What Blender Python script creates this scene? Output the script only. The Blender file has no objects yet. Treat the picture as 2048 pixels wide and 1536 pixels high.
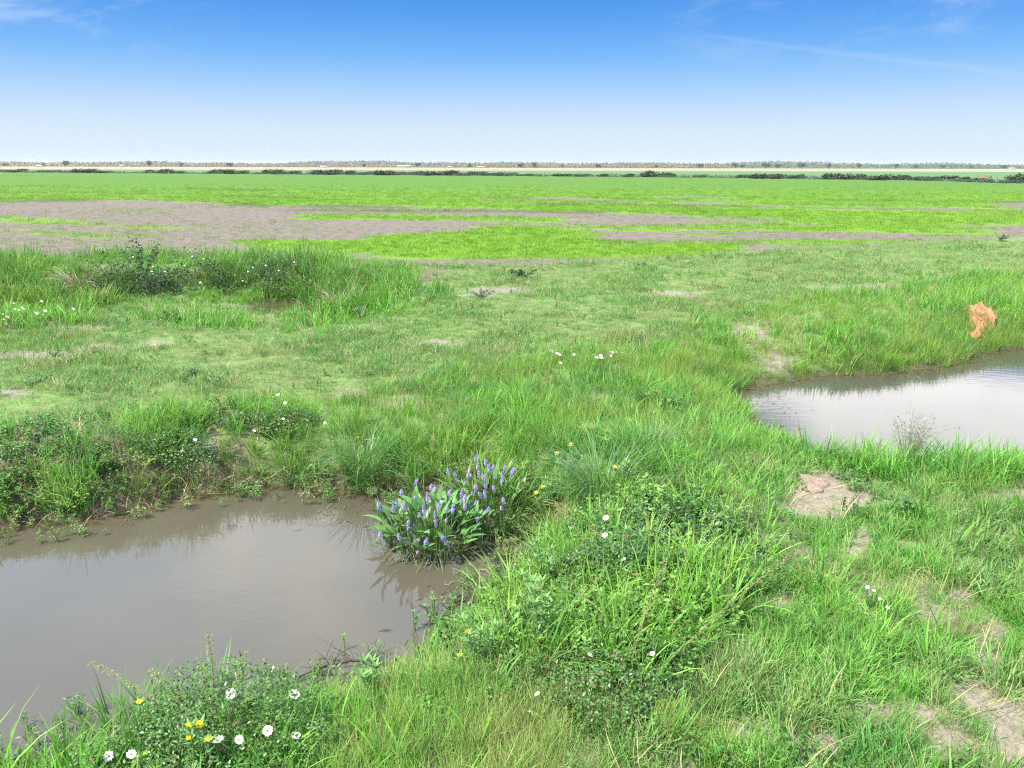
import bpy, math, random
import numpy as np
from mathutils import Vector, Matrix, Euler

SC = bpy.context.scene
COL = SC.collection
rng = np.random.default_rng(11)
random.seed(11)
PI = math.pi
EXPO = 1.25
EG = 2.0 ** EXPO

# ------------------------------------------------------------------ camera
F = 1541.0
PITCH = math.radians(15.87)
ROLL = math.radians(0.15)
CAM = np.array([0.0, 0.0, 4.2])
_fw = np.array([0, math.cos(PITCH), -math.sin(PITCH)])
_r0 = np.array([1.0, 0, 0]); _u0 = np.array([0, math.sin(PITCH), math.cos(PITCH)])
_rt = math.cos(ROLL) * _r0 + math.sin(ROLL) * _u0
_up = -math.sin(ROLL) * _r0 + math.cos(ROLL) * _u0
cam = bpy.data.objects.new("camera", bpy.data.cameras.new("camera"))
COL.objects.link(cam)
cam.data.sensor_fit = 'HORIZONTAL'; cam.data.sensor_width = 36.0
cam.data.lens = 36.0 * F / 2048.0
cam.data.clip_start = 0.05; cam.data.clip_end = 20000
M = Matrix(((_rt[0], _up[0], -_fw[0], CAM[0]), (_rt[1], _up[1], -_fw[1], CAM[1]), (_rt[2], _up[2], -_fw[2], CAM[2]), (0, 0, 0, 1)))
cam.matrix_world = M
SC.camera = cam

def ray(u, v):
    d = (u - 1024.0) / F * _rt + (768.0 - v) / F * _up + _fw
    return d / np.linalg.norm(d)

def unproj(u, v, z):
    """where the sight line through a photo pixel meets the level z"""
    d = ray(u, v)
    t = (z - CAM[2]) / d[2]
    p = CAM + d * t
    return p[:2]

def poly(pts, z):
    return np.array([unproj(u, v, z) for u, v in pts])

# ------------------------------------------------------------------ noise
def _hash(ix, iy, seed):
    n = (ix.astype(np.int64) * 374761393 + iy.astype(np.int64) * 668265263 + seed * 974634777) & 0xFFFFFFFF
    n = ((n ^ (n >> 13)) * 1274126177) & 0xFFFFFFFF
    n = n ^ (n >> 16)
    return (n & 0xFFFF) / 65535.0

def vnoise(x, y, seed=0):
    ix = np.floor(x); iy = np.floor(y)
    fx = x - ix; fy = y - iy
    fx = fx * fx * (3 - 2 * fx); fy = fy * fy * (3 - 2 * fy)
    a = _hash(ix, iy, seed); b = _hash(ix + 1, iy, seed); c = _hash(ix, iy + 1, seed); d = _hash(ix + 1, iy + 1, seed)
    return (a * (1 - fx) + b * fx) * (1 - fy) + (c * (1 - fx) + d * fx) * fy

def fbm(x, y, seed=0, oct=4):
    s = 0; a = 0.5; tot = 0
    for k in range(oct):
        s = s + a * vnoise(x * 2 ** k + 17.3 * k, y * 2 ** k - 9.1 * k, seed + k); tot += a; a *= 0.5
    return s / tot

def sstep(a, b, x):
    t = np.clip((x - a) / (b - a), 0, 1)
    return t * t * (3 - 2 * t)

def sdf(P, x, y):
    """signed distance to a closed polygon, negative inside"""
    x = np.asarray(x, float); y = np.asarray(y, float)
    out = np.full(x.shape, 1e18); ins = np.zeros(x.shape, bool)
    n = len(P)
    for i in range(n):
        ax, ay = P[i]; bx, by = P[(i + 1) % n]
        ex, ey = bx - ax, by - ay
        L = ex * ex + ey * ey + 1e-12
        t = np.clip(((x - ax) * ex + (y - ay) * ey) / L, 0, 1)
        d = (x - ax - t * ex) ** 2 + (y - ay - t * ey) ** 2
        out = np.minimum(out, d)
        c = ((ay > y) != (by > y))
        if abs(ey) > 1e-12:
            xi = ax + (y - ay) * ex / ey
            ins ^= c & (x < xi)
    return np.where(ins, -1, 1) * np.sqrt(out)

def ldist(P, x, y):
    out = np.full(np.shape(x), 1e18)
    for i in range(len(P) - 1):
        ax, ay = P[i]; bx, by = P[i + 1]
        ex, ey = bx - ax, by - ay
        t = np.clip(((x - ax) * ex + (y - ay) * ey) / (ex * ex + ey * ey + 1e-12), 0, 1)
        out = np.minimum(out, (x - ax - t * ex) ** 2 + (y - ay - t * ey) ** 2)
    return np.sqrt(out)

# ------------------------------------------------------------------ layout (photo outlines laid on the ground)
LP = poly([(-2600, 1330), (-1200, 1230), (-500, 1120), (-200, 1075), (0, 1055), (44, 1046), (79, 1036), (140, 1042), (219, 1034), (290, 1016), (355, 992), (393, 987), (478, 982), (530, 972), (598, 969),
           (697, 980), (760, 985), (850, 975), (960, 985), (1050, 1020), (1088, 1062), (1082, 1110), (1045, 1165), (1000, 1212), (950, 1262), (905, 1308), (810, 1350),
           (700, 1385), (640, 1425), (520, 1452), (400, 1468), (250, 1490), (120, 1530), (0, 1575), (-300, 1700), (-700, 1780), (-2600, 2100)], 0.0)
RP = poly([(1418, 806), (1465, 788), (1512, 770), (1567, 767), (1638, 753), (1710, 750), (1770, 748), (1826, 742), (1902, 733), (1946, 716), (1997, 702), (2048, 699), (2300, 680), (2900, 650), (4200, 620),
           (4200, 900), (2700, 935), (2300, 940), (2048, 935), (1900, 930), (1790, 940), (1724, 936), (1673, 930), (1600, 905), (1556, 882), (1512, 858), (1468, 824)], 0.0)
PUD = poly([(505, 618), (530, 608), (570, 604), (610, 606), (640, 612), (610, 622), (560, 628), (520, 626)], 0.10)
DITCH = poly([(-900, 690), (-300, 650), (0, 640), (250, 660), (450, 674), (600, 678), (740, 650), (760, 600), (640, 585), (450, 575), (200, 585), (0, 600), (-400, 610), (-900, 630)], 0.35)
RIDGE = poly([(-900, 575), (-300, 560), (0, 552), (300, 548), (600, 552), (760, 560)], 0.6)
_near = [(-1500, 560), (-600, 548), (0, 530), (600, 525), (800, 527), (900, 531), (1000, 535), (1080, 533), (1160, 527), (1250, 520), (1400, 512), (1560, 503), (1760, 493), (1900, 483), (2048, 474), (2600, 446), (3500, 425)]
_far = [(3500, 404), (2600, 381), (2048, 369), (1900, 363), (1700, 360), (1400, 356), (1024, 352.5), (512, 348.8), (0, 345), (-600, 341), (-1500, 335.5)]
ZF = 0.45
FIELD = poly(_near + _far, ZF)
FARLINE = poly(_far[::-1], ZF)
# strips of bare soil and of seedlings in the field
BARE = [poly(p, ZF) for p in [
    [(-1500, 398), (-600, 402), (0, 404), (250, 403), (420, 406), (512, 412), (650, 420), (800, 423), (1024, 424), (1200, 427), (1400, 436), (1560, 440), (1780, 455), (2048, 450), (2600, 440), (3500, 425), (3500, 470), (2600, 480), (2048, 480), (1900, 492), (1560, 508), (1400, 516), (1250, 524), (1160, 532), (1080, 538), (800, 532), (0, 560), (-1500, 570)],
    [(1000, 397), (1100, 399), (1450, 412), (1650, 418), (2048, 424), (2600, 431), (2600, 425), (2048, 417), (1650, 413), (1300, 405), (1100, 396)],
    [(1370, 404), (1450, 403), (1455, 408), (1400, 410), (1365, 408)],
    [(1350, 393), (1430, 394.5), (1430, 397), (1350, 396)],
    [(600, 412), (800, 414), (1024, 417.5), (1024, 421), (800, 419), (600, 416)],
    [(1980, 404), (2600, 412), (2600, 422), (1980, 413)],
]]
LIME = [poly(p, ZF) for p in [
    [(-600, 430), (0, 433), (100, 439), (200, 443), (215, 450), (120, 450), (0, 441), (-600, 438)],
    [(250, 451), (330, 454), (430, 459), (410, 463), (300, 460)],
    [(40, 462), (100, 463), (190, 466), (320, 470), (330, 477), (200, 478), (80, 474)],
    [(610, 430), (800, 432), (1024, 434), (1100, 436), (1100, 443), (1000, 442), (800, 441), (610, 438)],
    [(780, 468), (900, 462), (1024, 452), (1100, 455), (1170, 468), (1190, 478), (1230, 486), (1450, 488), (1470, 500), (1400, 511), (1200, 515), (1000, 515), (850, 514), (680, 508), (520, 496), (480, 485), (560, 482), (700, 483)],
    [(1420, 447), (1560, 443), (1600, 449), (1520, 456), (1420, 457)],
    [(1540, 456), (1650, 451), (1860, 453), (1880, 461), (1750, 463), (1600, 464)],
    [(1600, 480), (1720, 476), (1800, 484), (1700, 490), (1560, 492)],
]]
MIX = [poly(p, ZF) for p in [[(980, 450), (1500, 446), (2000, 456), (2000, 478), (1560, 503), (1250, 520), (1000, 524), (700, 515)]]]
LEVEES = [poly(p, ZF) for p in [
    [(370, 378), (565, 382), (675, 383), (760, 386)], [(410, 393), (600, 397), (1024, 397), (1304, 400), (1589, 401.5), (1824, 403), (2048, 405.5), (2500, 410)],
    [(1024, 409), (1274, 412), (1554, 418), (1764, 422), (2048, 426), (2500, 432)], [(-300, 397), (0, 399), (230, 402), (512, 412), (800, 416)], [(-300, 385), (0, 387), (240, 390), (420, 393)],
    [(-200, 370), (0, 371), (200, 374)], [(-200, 350), (0, 351), (80, 351.5)], [(1100, 397), (1165, 395)], [(0, 404), (300, 402), (512, 411)], [(500, 420), (800, 424), (1024, 424), (1250, 428), (1480, 438)]]]
SHORT = poly([(-1200, 735), (-600, 710), (0, 668), (300, 655), (600, 645), (850, 605), (900, 560), (900, 531), (1000, 533), (1080, 532), (1160, 526), (1250, 519), (1400, 511), (1560, 502), (1760, 492), (1900, 482), (2048, 473), (2600, 445), (3500, 424),
              (3500, 455), (2600, 495), (2048, 535), (1800, 565), (1600, 590), (1480, 640), (1380, 672), (1250, 722), (1100, 742), (900, 772), (760, 797), (600, 822), (400, 832), (200, 852), (0, 870), (-600, 935), (-1400, 1035)], 0.62)
REG = {k: poly(v, 0.5) for k, v in {
    'T1': [(1250, 725), (1380, 674), (1480, 634), (1600, 610), (1800, 582), (2048, 554), (2600, 496), (3500, 462), (3500, 640), (2600, 675), (2048, 712), (1946, 730), (1826, 760), (1638, 775), (1500, 800), (1440, 830), (1340, 790)],
    'T2': [(500, 842), (640, 818), (760, 800), (900, 775), (1100, 745), (1250, 725), (1350, 795), (1445, 830), (1560, 900), (1500, 945), (1350, 970), (1230, 1010), (1080, 1060), (960, 1010), (700, 1000), (530, 985), (480, 930)],
    'T3': [(-1200, 1010), (-600, 905), (0, 872), (200, 854), (400, 832), (560, 822), (720, 1010), (530, 990), (350, 1010), (180, 1060), (0, 1090), (-600, 1220), (-1200, 1330)],
    'T4': [(-1500, 570), (-600, 550), (0, 530), (640, 525), (780, 532), (840, 562), (800, 600), (720, 622), (600, 606), (400, 588), (0, 600), (-600, 640), (-1500, 700)],
    'DT': [(-1200, 740), (-600, 650), (0, 600), (400, 588), (600, 606), (720, 622), (880, 570), (900, 605), (760, 640), (600, 648), (300, 660), (0, 672), (-600, 715)],
    'T5': [(1000, 1140), (1080, 1040), (1230, 1000), (1400, 1000), (1520, 1080), (1500, 1250), (1420, 1410), (1100, 1420), (960, 1360), (880, 1320), (900, 1250)],
    'T6': [(-400, 1800), (-300, 1690), (0, 1560), (120, 1510), (250, 1470), (420, 1430), (660, 1410), (660, 1800)],
    'T7': [(640, 1430), (760, 1345), (1000, 1390), (1150, 1440), (1220, 1600), (600, 1800)],
    'T9': [(1540, 890), (1670, 930), (1790, 945), (2048, 940), (2600, 945), (2600, 1010), (2048, 990), (1800, 985), (1660, 955), (1580, 930)],
    'LOW': [(1440, 650), (1560, 640), (1680, 680), (1700, 720), (1600, 745), (1520, 745), (1480, 700)],
}.items()}
PATCH = [(70, 708, 80, 9), (210, 696, 80, 8), (315, 690, 45, 6), (30, 786, 40, 10), (890, 690, 60, 7), (700, 785, 35, 12), (810, 810, 60, 14), (1010, 580, 60, 7), (960, 590, 40, 5), (1740, 577, 110, 9), (1350, 590, 60, 7),
         (1560, 690, 36, 12), (1500, 662, 40, 14), (1635, 985, 62, 38), (1650, 1030, 60, 24), (1720, 1075, 34, 30), (1700, 1010, 50, 16), (1470, 1460, 95, 28), (1930, 1400, 46, 40), (2015, 1455, 50, 42), (2048, 1530, 60, 40), (1990, 1262, 26, 24),
         (1570, 1212, 34, 18), (1700, 1204, 26, 16), (1860, 1240, 40, 20), (1790, 1340, 30, 20), (1640, 1330, 30, 16), (1380, 1530, 50, 20), (1880, 1500, 50, 20), (1930, 1190, 40, 12), (1800, 1090, 40, 16), (2010, 1000, 60, 12), (210, 945, 30, 14), (420, 870, 18, 9), (70, 1000, 40, 12), (1180, 1500, 40, 20), (820, 1490, 30, 14), (880, 690, 70, 6),
         (1620, 1500, 60, 22), (1720, 1440, 50, 20), (1840, 1440, 40, 20), (1560, 1400, 40, 18), (1960, 1330, 40, 20), (1750, 1260, 30, 16)]

_PG = None
def bare_patch(x, y):
    global _PG
    if _PG is None:
        _PG = []
        for u, v, a, b in PATCH:
            c = unproj(u, v, 0.6); e1 = unproj(u + a, v, 0.6) - c; e2 = unproj(u, v - b, 0.6) - c
            _PG.append((c, np.linalg.inv(np.array([e1, e2]).T)))
    m = np.zeros(np.shape(x))
    n = fbm(x * 2.2, y * 2.2, 71, 4) - 0.5
    n2 = fbm(x * 9, y * 9, 72, 2) - 0.5
    for c, I in _PG:
        dx = x - c[0]; dy = y - c[1]
        q = np.sqrt((I[0, 0] * dx + I[0, 1] * dy) ** 2 + (I[1, 0] * dx + I[1, 1] * dy) ** 2)
        m = np.maximum(m, sstep(1.42, 0.6, q + n * 1.2 + n2 * 0.5))
    return m

def height(x, y):
    x = np.asarray(x, float); y = np.asarray(y, float)
    d = np.minimum(sdf(LP, x, y), sdf(RP, x, y))
    w = (fbm(x * 0.9, y * 0.9, 5, 3) - 0.5)
    d = d + w * 0.25
    r = np.sqrt(x * x + y * y)
    nearf = sstep(70, 40, r)
    land = 0.62 + (fbm(x * 0.35, y * 0.35, 3, 3) - 0.5) * 0.16 * nearf + (fbm(x * 2.5, y * 2.5, 8, 3) - 0.5) * 0.09 * nearf
    land = land + 0.34 * np.exp(-(ldist(RIDGE, x, y) / 1.6) ** 2)
    dd = sdf(DITCH, x, y)
    land = land - 0.40 * sstep(0.9, -0.9, dd)
    c = unproj(1200, 740, 0.7)
    land = land + 0.18 * np.exp(-((x - c[0]) ** 2 + ((y - c[1]) * 1.3) ** 2) / 4.0)
    df = sdf(FIELD, x, y)
    ff = sstep(1.6, -0.1, df)
    clod = (fbm(x * 3.1, y * 3.1, 31, 3) - 0.5) * 0.10 * sstep(120, 60, r)
    land = land * (1 - ff) + (ZF + clod) * ff
    lev = np.full(x.shape, 1e9)
    far = (y > 26)
    if np.any(far):
        lv = lev[far]
        for L in LEVEES:
            lv = np.minimum(lv, ldist(L, x[far], y[far]))
        lev[far] = lv
    land = land + 0.14 * np.exp(-(lev / 0.8) ** 2) * sstep(30, 40, y)
    dp = sdf(PUD, x, y)
    land = np.where(dp < 0.6, np.minimum(land, 0.08 + 0.25 * np.clip(dp, -0.4, 0.6)), land)
    wid = np.where(sdf(RP, x, y) < sdf(LP, x, y), 2.5, 1.25)
    g = 1 - (1 - np.clip(d / wid, 0, 1)) ** 2.0
    z = np.where(d > 0, land * g, -0.6 * (1 - np.exp(np.minimum(d, 0) / 0.5)))
    return z

def hit(u, v, zoff=0.0):
    """the point of the ground seen through a photo pixel"""
    d = ray(u, v)
    t = np.linspace(3.0, 80.0, 3000)
    X = CAM[0] + d[0] * t; Y = CAM[1] + d[1] * t; Z = CAM[2] + d[2] * t
    h = np.maximum(height(X, Y), 0.0) + zoff
    k = np.argmax(Z < h)
    if not (Z < h).any():
        p = unproj(u, v, ZF); return Vector((p[0], p[1], ZF))
    return Vector((X[k], Y[k], h[k] - zoff))

def gz(x, y):
    return float(height(np.array([x]), np.array([y]))[0])

# ------------------------------------------------------------------ object helpers
def tag(o, label=None, cat=None, group=None, kind=None):
    if label: o['label'] = label
    if cat: o['category'] = cat
    if group: o['group'] = group
    if kind: o['kind'] = kind
    return o

def thing(name, label, cat, loc, group=None, rz=0.0):
    o = bpy.data.objects.new(name, None); COL.objects.link(o)
    o.location = loc; o.rotation_euler = (0, 0, rz); o.empty_display_size = 0.1
    return tag(o, label, cat, group)

class MB:
    """collects faces with two per-vertex values: rnd (per leaf) and t (along it)"""
    def __init__(s): s.v = []; s.f = []; s.r = []; s.t = []; s.m = []
    def add(s, vs, fs, r, t, m=0):
        b = len(s.v)
        s.v.extend(vs); s.f.extend([tuple(i + b for i in f) for f in fs])
        s.r.extend([r] * len(vs)); s.t.extend(t if hasattr(t, '__len__') else [t] * len(vs))
        s.m.extend([m] * len(fs))
    def mesh(s, name, mats):
        me = bpy.data.meshes.new(name)
        me.from_pydata([tuple(map(float, p)) for p in s.v], [], s.f)
        a = me.attributes.new('rnd', 'FLOAT', 'POINT'); a.data.foreach_set('value', np.array(s.r, np.float32))
        a = me.attributes.new('t', 'FLOAT', 'POINT'); a.data.foreach_set('value', np.array(s.t, np.float32))
        for m in (mats if isinstance(mats, (list, tuple)) else [mats]): me.materials.append(m)
        me.polygons.foreach_set('material_index', np.array(s.m, np.int32))
        me.polygons.foreach_set('use_smooth', np.ones(len(s.f), bool))
        me.update()
        return me
    def obj(s, name, mats, parent=None, link=True):
        o = bpy.data.objects.new(name, s.mesh(name, mats))
        if link: COL.objects.link(o)
        if parent: o.parent = parent
        return o

def V(*a): return np.array(a, float)
def nrm(a): return a / (np.linalg.norm(a) + 1e-12)

def tube(mb, pts, r0, r1, sides=5, rnd=0.5, m=0):
    pts = [np.array(p, float) for p in pts]; n = len(pts); vs = []; t = []
    for i, p in enumerate(pts):
        d = nrm(pts[min(i + 1, n - 1)] - pts[max(i - 1, 0)])
        a = nrm(np.cross(d, V(0.31, 0.95, 0.12))); b = np.cross(d, a)
        r = r0 + (r1 - r0) * i / (n - 1)
        for k in range(sides):
            an = 2 * PI * k / sides
            vs.append(p + r * (math.cos(an) * a + math.sin(an) * b)); t.append(i / (n - 1))
    fs = [(i * sides + k, i * sides + (k + 1) % sides, (i + 1) * sides + (k + 1) % sides, (i + 1) * sides + k) for i in range(n - 1) for k in range(sides)]
    mb.add(vs, fs, rnd, t, m)

def ribbon(mb, base, az, th0, th1, L, W, segs=4, rnd=None, prof=None, fold=0.0, twist=0.0, m=0):
    """a blade or leaf that starts at base, tilts from th0 to th1 (radians off vertical) along its length"""
    rnd = random.random() if rnd is None else rnd
    h = V(math.cos(az), math.sin(az), 0); side = V(-math.sin(az), math.cos(az), 0)
    p = np.array(base, float); vs = []; t = []; st = 3 if fold else 2
    for i in range(segs + 1):
        tt = i / segs
        th = th0 + (th1 - th0) * tt
        d = math.sin(th) * h + math.cos(th) * V(0, 0, 1)
        nn = np.cross(side, d)
        w = W * (prof(tt) if prof else (0.75 + 0.25 * math.sin(PI * tt)) * (1 - tt ** 2.2) + 0.02) * 0.5
        s = math.cos(twist * tt) * side + math.sin(twist * tt) * nn
        if fold:
            vs += [p - s * w - nn * (-fold * w), p, p + s * w - nn * (-fold * w)]
        else:
            vs += [p - s * w, p + s * w]
        t += [tt] * st
        p = p + d * (L / segs)
    if fold:
        fs = []
        for i in range(segs):
            a = i * 3
            fs += [(a, a + 1, a + 4, a + 3), (a + 1, a + 2, a + 5, a + 4)]
    else:
        fs = [(i * 2, i * 2 + 1, i * 2 + 3, i * 2 + 2) for i in range(segs)]
    mb.add(vs, fs, rnd, t, m)
    return p

def leaflet(mb, p, d, n, L, W, rnd, m=0):
    """one small pointed leaf with a folded midrib"""
    d = nrm(d); s = nrm(np.cross(d, n)); n = np.cross(s, d)
    vs = [p, p + d * L * .45 - s * W * .5 + n * W * .12, p + d * L * .5, p + d * L * .45 + s * W * .5 + n * W * .12, p + d * L - n * L * .08]
    mb.add(vs, [(0, 2, 1), (0, 3, 2), (1, 2, 4), (2, 3, 4)], rnd, [0, .5, .5, .5, 1], m)

lance = lambda t: max(0.03, math.sin(PI * min(1, t ** 0.75)) ** 0.9)
heart = lambda t: max(0.03, (math.sin(PI * t ** 0.55)) ** 0.8)
# ------------------------------------------------------------------ materials
def lin(r, g, b):
    f = lambda c: c / 12.92 if c <= 0.04045 else ((c + 0.055) / 1.055) ** 2.4
    return tuple(f(c / 255.0) for c in (r, g, b))

class NT:
    def __init__(s, mat): s.t = mat.node_tree; s.t.nodes.clear()
    def n(s, typ, ins=None, **kw):
        nd = s.t.nodes.new(typ)
        for k, v in kw.items(): setattr(nd, k, v)
        for k, v in (ins or {}).items(): s.set(nd, k, v)
        return nd
    def set(s, nd, k, v):
        sock = nd.inputs[k]
        if isinstance(v, bpy.types.NodeSocket): s.t.links.new(v, sock)
        else:
            try: sock.default_value = v
            except Exception: sock.default_value = (*v, 1.0)
    def math(s, op, a, b=0.0, c=0.0, clamp=False):
        nd = s.n('ShaderNodeMath', operation=op, use_clamp=clamp)
        for i, v in enumerate((a, b, c)): s.set(nd, i, v)
        return nd.outputs[0]
    def mix(s, f, a, b, blend='MIX'):
        nd = s.n('ShaderNodeMix', data_type='RGBA', blend_type=blend, clamp_factor=True)
        s.set(nd, 0, f); s.set(nd, 6, a if isinstance(a, bpy.types.NodeSocket) else (*a[:3], 1)); s.set(nd, 7, b if isinstance(b, bpy.types.NodeSocket) else (*b[:3], 1))
        return nd.outputs[2]
    def noise(s, scale, detail=4, rough=0.55, vec=None, dist=0.0):
        nd = s.n('ShaderNodeTexNoise', {'Scale': scale, 'Detail': detail, 'Roughness': rough, 'Distortion': dist})
        if vec is not None: s.t.links.new(vec, nd.inputs['Vector'])
        return nd.outputs['Fac']
    def ramp(s, f, stops, interp='LINEAR'):
        nd = s.n('ShaderNodeValToRGB'); s.t.links.new(f, nd.inputs[0])
        cr = nd.color_ramp; cr.interpolation = interp
        while len(cr.elements) < len(stops): cr.elements.new(0.5)
        for e, (p, c) in zip(cr.elements, stops):
            e.position = p; e.color = (*c[:3], 1) if hasattr(c, '__len__') else (c, c, c, 1)
        return nd.outputs[0]
    def map(s, x, a, b, c=0.0, d=1.0):
        nd = s.n('ShaderNodeMapRange', {'Value': x, 'From Min': a, 'From Max': b, 'To Min': c, 'To Max': d}, interpolation_type='SMOOTHSTEP')
        return nd.outputs[0]
    def attr(s, name, typ='GEOMETRY'):
        return s.n('ShaderNodeAttribute', attribute_name=name, attribute_type=typ)
    def out(s, shader, disp=None):
        o = s.n('ShaderNodeOutputMaterial'); s.t.links.new(shader, o.inputs['Surface'])

def new_mat(name):
    m = bpy.data.materials.new(name); m.use_nodes = True
    return m, NT(m)

def leafy(name, col=None, var=0.35, straw=0.0, strawcol=(0.36, 0.29, 0.15), trans=0.35, rough=0.5, spec=0.25, tip=None, warm=0.5):
    """foliage: colour from the plant (or from each tuft's own tint), varied leaf by leaf, light passing through"""
    m, t = new_mat(name)
    base = t.attr('tint', 'INSTANCER').outputs['Color'] if col is None else None
    if base is None:
        rgb = t.n('ShaderNodeRGB'); rgb.outputs[0].default_value = (*col, 1); base = rgb.outputs[0]
    r = t.attr('rnd').outputs['Fac']
    k = t.math('MULTIPLY_ADD', r, 2 * var, 1 - var)
    hsv = t.n('ShaderNodeHueSaturation', {'Value': k, 'Color': base})
    hue = t.math('MULTIPLY_ADD', t.math('FRACT', t.math('MULTIPLY', r, 7.31)), -0.05 * warm, 0.5 + 0.025 * warm)
    t.set(hsv, 'Hue', hue)
    c = hsv.outputs[0]
    if tip is not None:
        tt = t.attr('t').outputs['Fac']
        c = t.mix(t.map(tt, 0.55, 1.0, 0, tip[0]), c, tip[1])
    if straw > 0:
        f = t.math('GREATER_THAN', t.math('FRACT', t.math('MULTIPLY', r, 13.7)), 1 - straw)
        c = t.mix(f, c, strawcol)
    p = t.n('ShaderNodeBsdfPrincipled', {'Base Color': c, 'Roughness': rough, 'Specular IOR Level': spec})
    tr = t.n('ShaderNodeBsdfTranslucent', {'Color': t.mix(0.4, c, (0.92, 1.0, 0.55), 'MULTIPLY')})
    mx = t.n('ShaderNodeMixShader', {0: trans, 1: p.outputs[0], 2: tr.outputs[0]})
    t.out(mx.outputs[0])
    return m

def plain(name, col, rough=0.7, spec=0.3, noise=None, amp=0.25, bump=0.0, trans=0.0):
    m, t = new_mat(name)
    rgb = t.n('ShaderNodeRGB'); rgb.outputs[0].default_value = (*col, 1); c = rgb.outputs[0]
    p = t.n('ShaderNodeBsdfPrincipled', {'Roughness': rough, 'Specular IOR Level': spec})
    if noise:
        co = t.n('ShaderNodeTexCoord').outputs['Object']
        f = t.noise(noise, 5, 0.6, co)
        k = t.n('ShaderNodeHueSaturation', {'Value': t.math('MULTIPLY_ADD', f, 4 * amp, 1 - 2 * amp), 'Color': c}); c = k.outputs[0]
        if bump:
            b = t.n('ShaderNodeBump', {'Strength': bump, 'Distance': 0.02, 'Height': f}); t.t.links.new(b.outputs[0], p.inputs['Normal'])
    t.set(p, 'Base Color', c)
    if trans:
        tr = t.n('ShaderNodeBsdfTranslucent', {'Color': c})
        mx = t.n('ShaderNodeMixShader', {0: trans, 1: p.outputs[0], 2: tr.outputs[0]}); t.out(mx.outputs[0])
    else: t.out(p.outputs[0])
    return m

# ------------------------------------------------------------------ sky, sun, view
SUN_EL, SUN_AZ = math.radians(57), math.radians(-118)      # azimuth from +Y towards +X
world = bpy.data.worlds.new("World"); SC.world = world; world.use_nodes = True
W = NT(world)
sky = W.n('ShaderNodeTexSky', sky_type='NISHITA', sun_disc=False, sun_elevation=SUN_EL, sun_rotation=SUN_AZ, altitude=5, air_density=1.0, dust_density=1.2, ozone_density=1.2)
gen = W.n('ShaderNodeTexCoord').outputs['Generated']
sep = W.n('ShaderNodeSeparateXYZ', {0: gen})
el = W.math('MULTIPLY', W.math('ARCSINE', sep.outputs[2]), 180 / PI)
az = W.math('MULTIPLY', W.math('ARCTAN2', sep.outputs[0], sep.outputs[1]), 180 / PI)
stops = [(-0.5, (230, 242, 255)), (0.35, (226, 240, 255)), (2.4, (210, 231, 253)), (4.0, (186, 217, 252)), (5.6, (150, 200, 251)), (7.2, (112, 180, 248)), (8.8, (88, 163, 243)), (10.6, (62, 146, 235)), (16.0, (60, 135, 225))]
f = W.map(el, -1.0, 17.0); W.t.nodes[-1].interpolation_type = 'LINEAR'
grad = W.ramp(f, [((e + 1) / 18.0, lin(*c)) for e, c in stops])
nish = W.n('ShaderNodeVectorMath', {0: sky.outputs[0], 1: (0.10, 0.10, 0.10)}, operation='MULTIPLY').outputs[0]
blue = W.n('ShaderNodeVectorMath', {0: grad, 1: (1 / EG,) * 3}, operation='MULTIPLY').outputs[0]
blue = W.mix(0.06, blue, nish)
# thin cirrus
av = W.n('ShaderNodeCombineXYZ', {0: W.math('MULTIPLY', az, 0.05), 1: W.math('MULTIPLY', el, 0.16), 2: 0.0}).outputs[0]
cir = W.noise(2.6, 8, 0.62, av, 0.6)
cirm = W.math('MULTIPLY', W.map(cir, 0.42, 0.78), W.map(el, 5.0, 9.0))
zone = W.math('MAXIMUM', W.map(az, -17.0, -30.0), W.math('MULTIPLY', W.map(az, 9.0, 16.0), W.map(az, 36.0, 22.0, 0.3, 0.8)))
cirm = W.math('MULTIPLY', W.math('MULTIPLY', cirm, zone), 0.6)
# contrail sinking to the right, broken along its length
tl = W.math('SUBTRACT', el, W.math('MULTIPLY_ADD', az, -0.165, 10.45))
wob = W.math('MULTIPLY_ADD', W.noise(9, 5, 0.7, av), 0.7, -0.35)
tl = W.math('ABSOLUTE', W.math('ADD', tl, wob))
trm = W.math('MULTIPLY', W.map(tl, 0.30, 0.0), W.math('MULTIPLY', W.map(az, 10.0, 16.0), W.map(W.noise(5, 3, 0.5, av), 0.15, 0.5)))
cirm = W.math('MAXIMUM', cirm, W.math('MULTIPLY', trm, 0.15))
skyc = W.mix(cirm, blue, (0.72 / EG, 0.84 / EG, 0.98 / EG))
# the bright cloud sheet above the frame, with open blue between its lobes
cs = W.noise(1.5, 6, 0.55, W.n('ShaderNodeVectorMath', {0: gen, 1: (1.0, 1.0, 2.2)}, operation='MULTIPLY').outputs[0], 0.4)
lo = W.math('MULTIPLY_ADD', cs, -3.0, 13.3)
cm = W.map(W.math('SUBTRACT', el, lo), 0.0, 2.2)
hole = W.math('MULTIPLY', W.map(W.math('ABSOLUTE', W.math('SUBTRACT', az, 16.0)), 8.0, 3.0), W.map(W.math('ABSOLUTE', W.math('SUBTRACT', el, 18.5)), 3.2, 0.8))
cm = W.math('MULTIPLY', cm, W.math('MULTIPLY_ADD', hole, -0.75, 1.0))
cm = W.math('MULTIPLY', cm, W.map(cs, 0.25, 0.5, 0.9, 1.0))
tone = W.ramp(W.noise(3.2, 5, 0.6, gen, 0.3), [(0.3, (1.75, 1.78, 1.86)), (0.5, (2.0, 2.0, 2.02)), (0.7, (2.3, 2.28, 2.24))])
hi = W.math('MULTIPLY', W.map(el, 18.0, 24.0), W.map(el, 70.0, 48.0))
hi = W.math('MULTIPLY', hi, W.map(W.noise(2.3, 4, 0.5, gen, 0.2), 0.74, 0.50))
tone = W.mix(hi, tone, (0.92, 1.22, 1.75))
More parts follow.
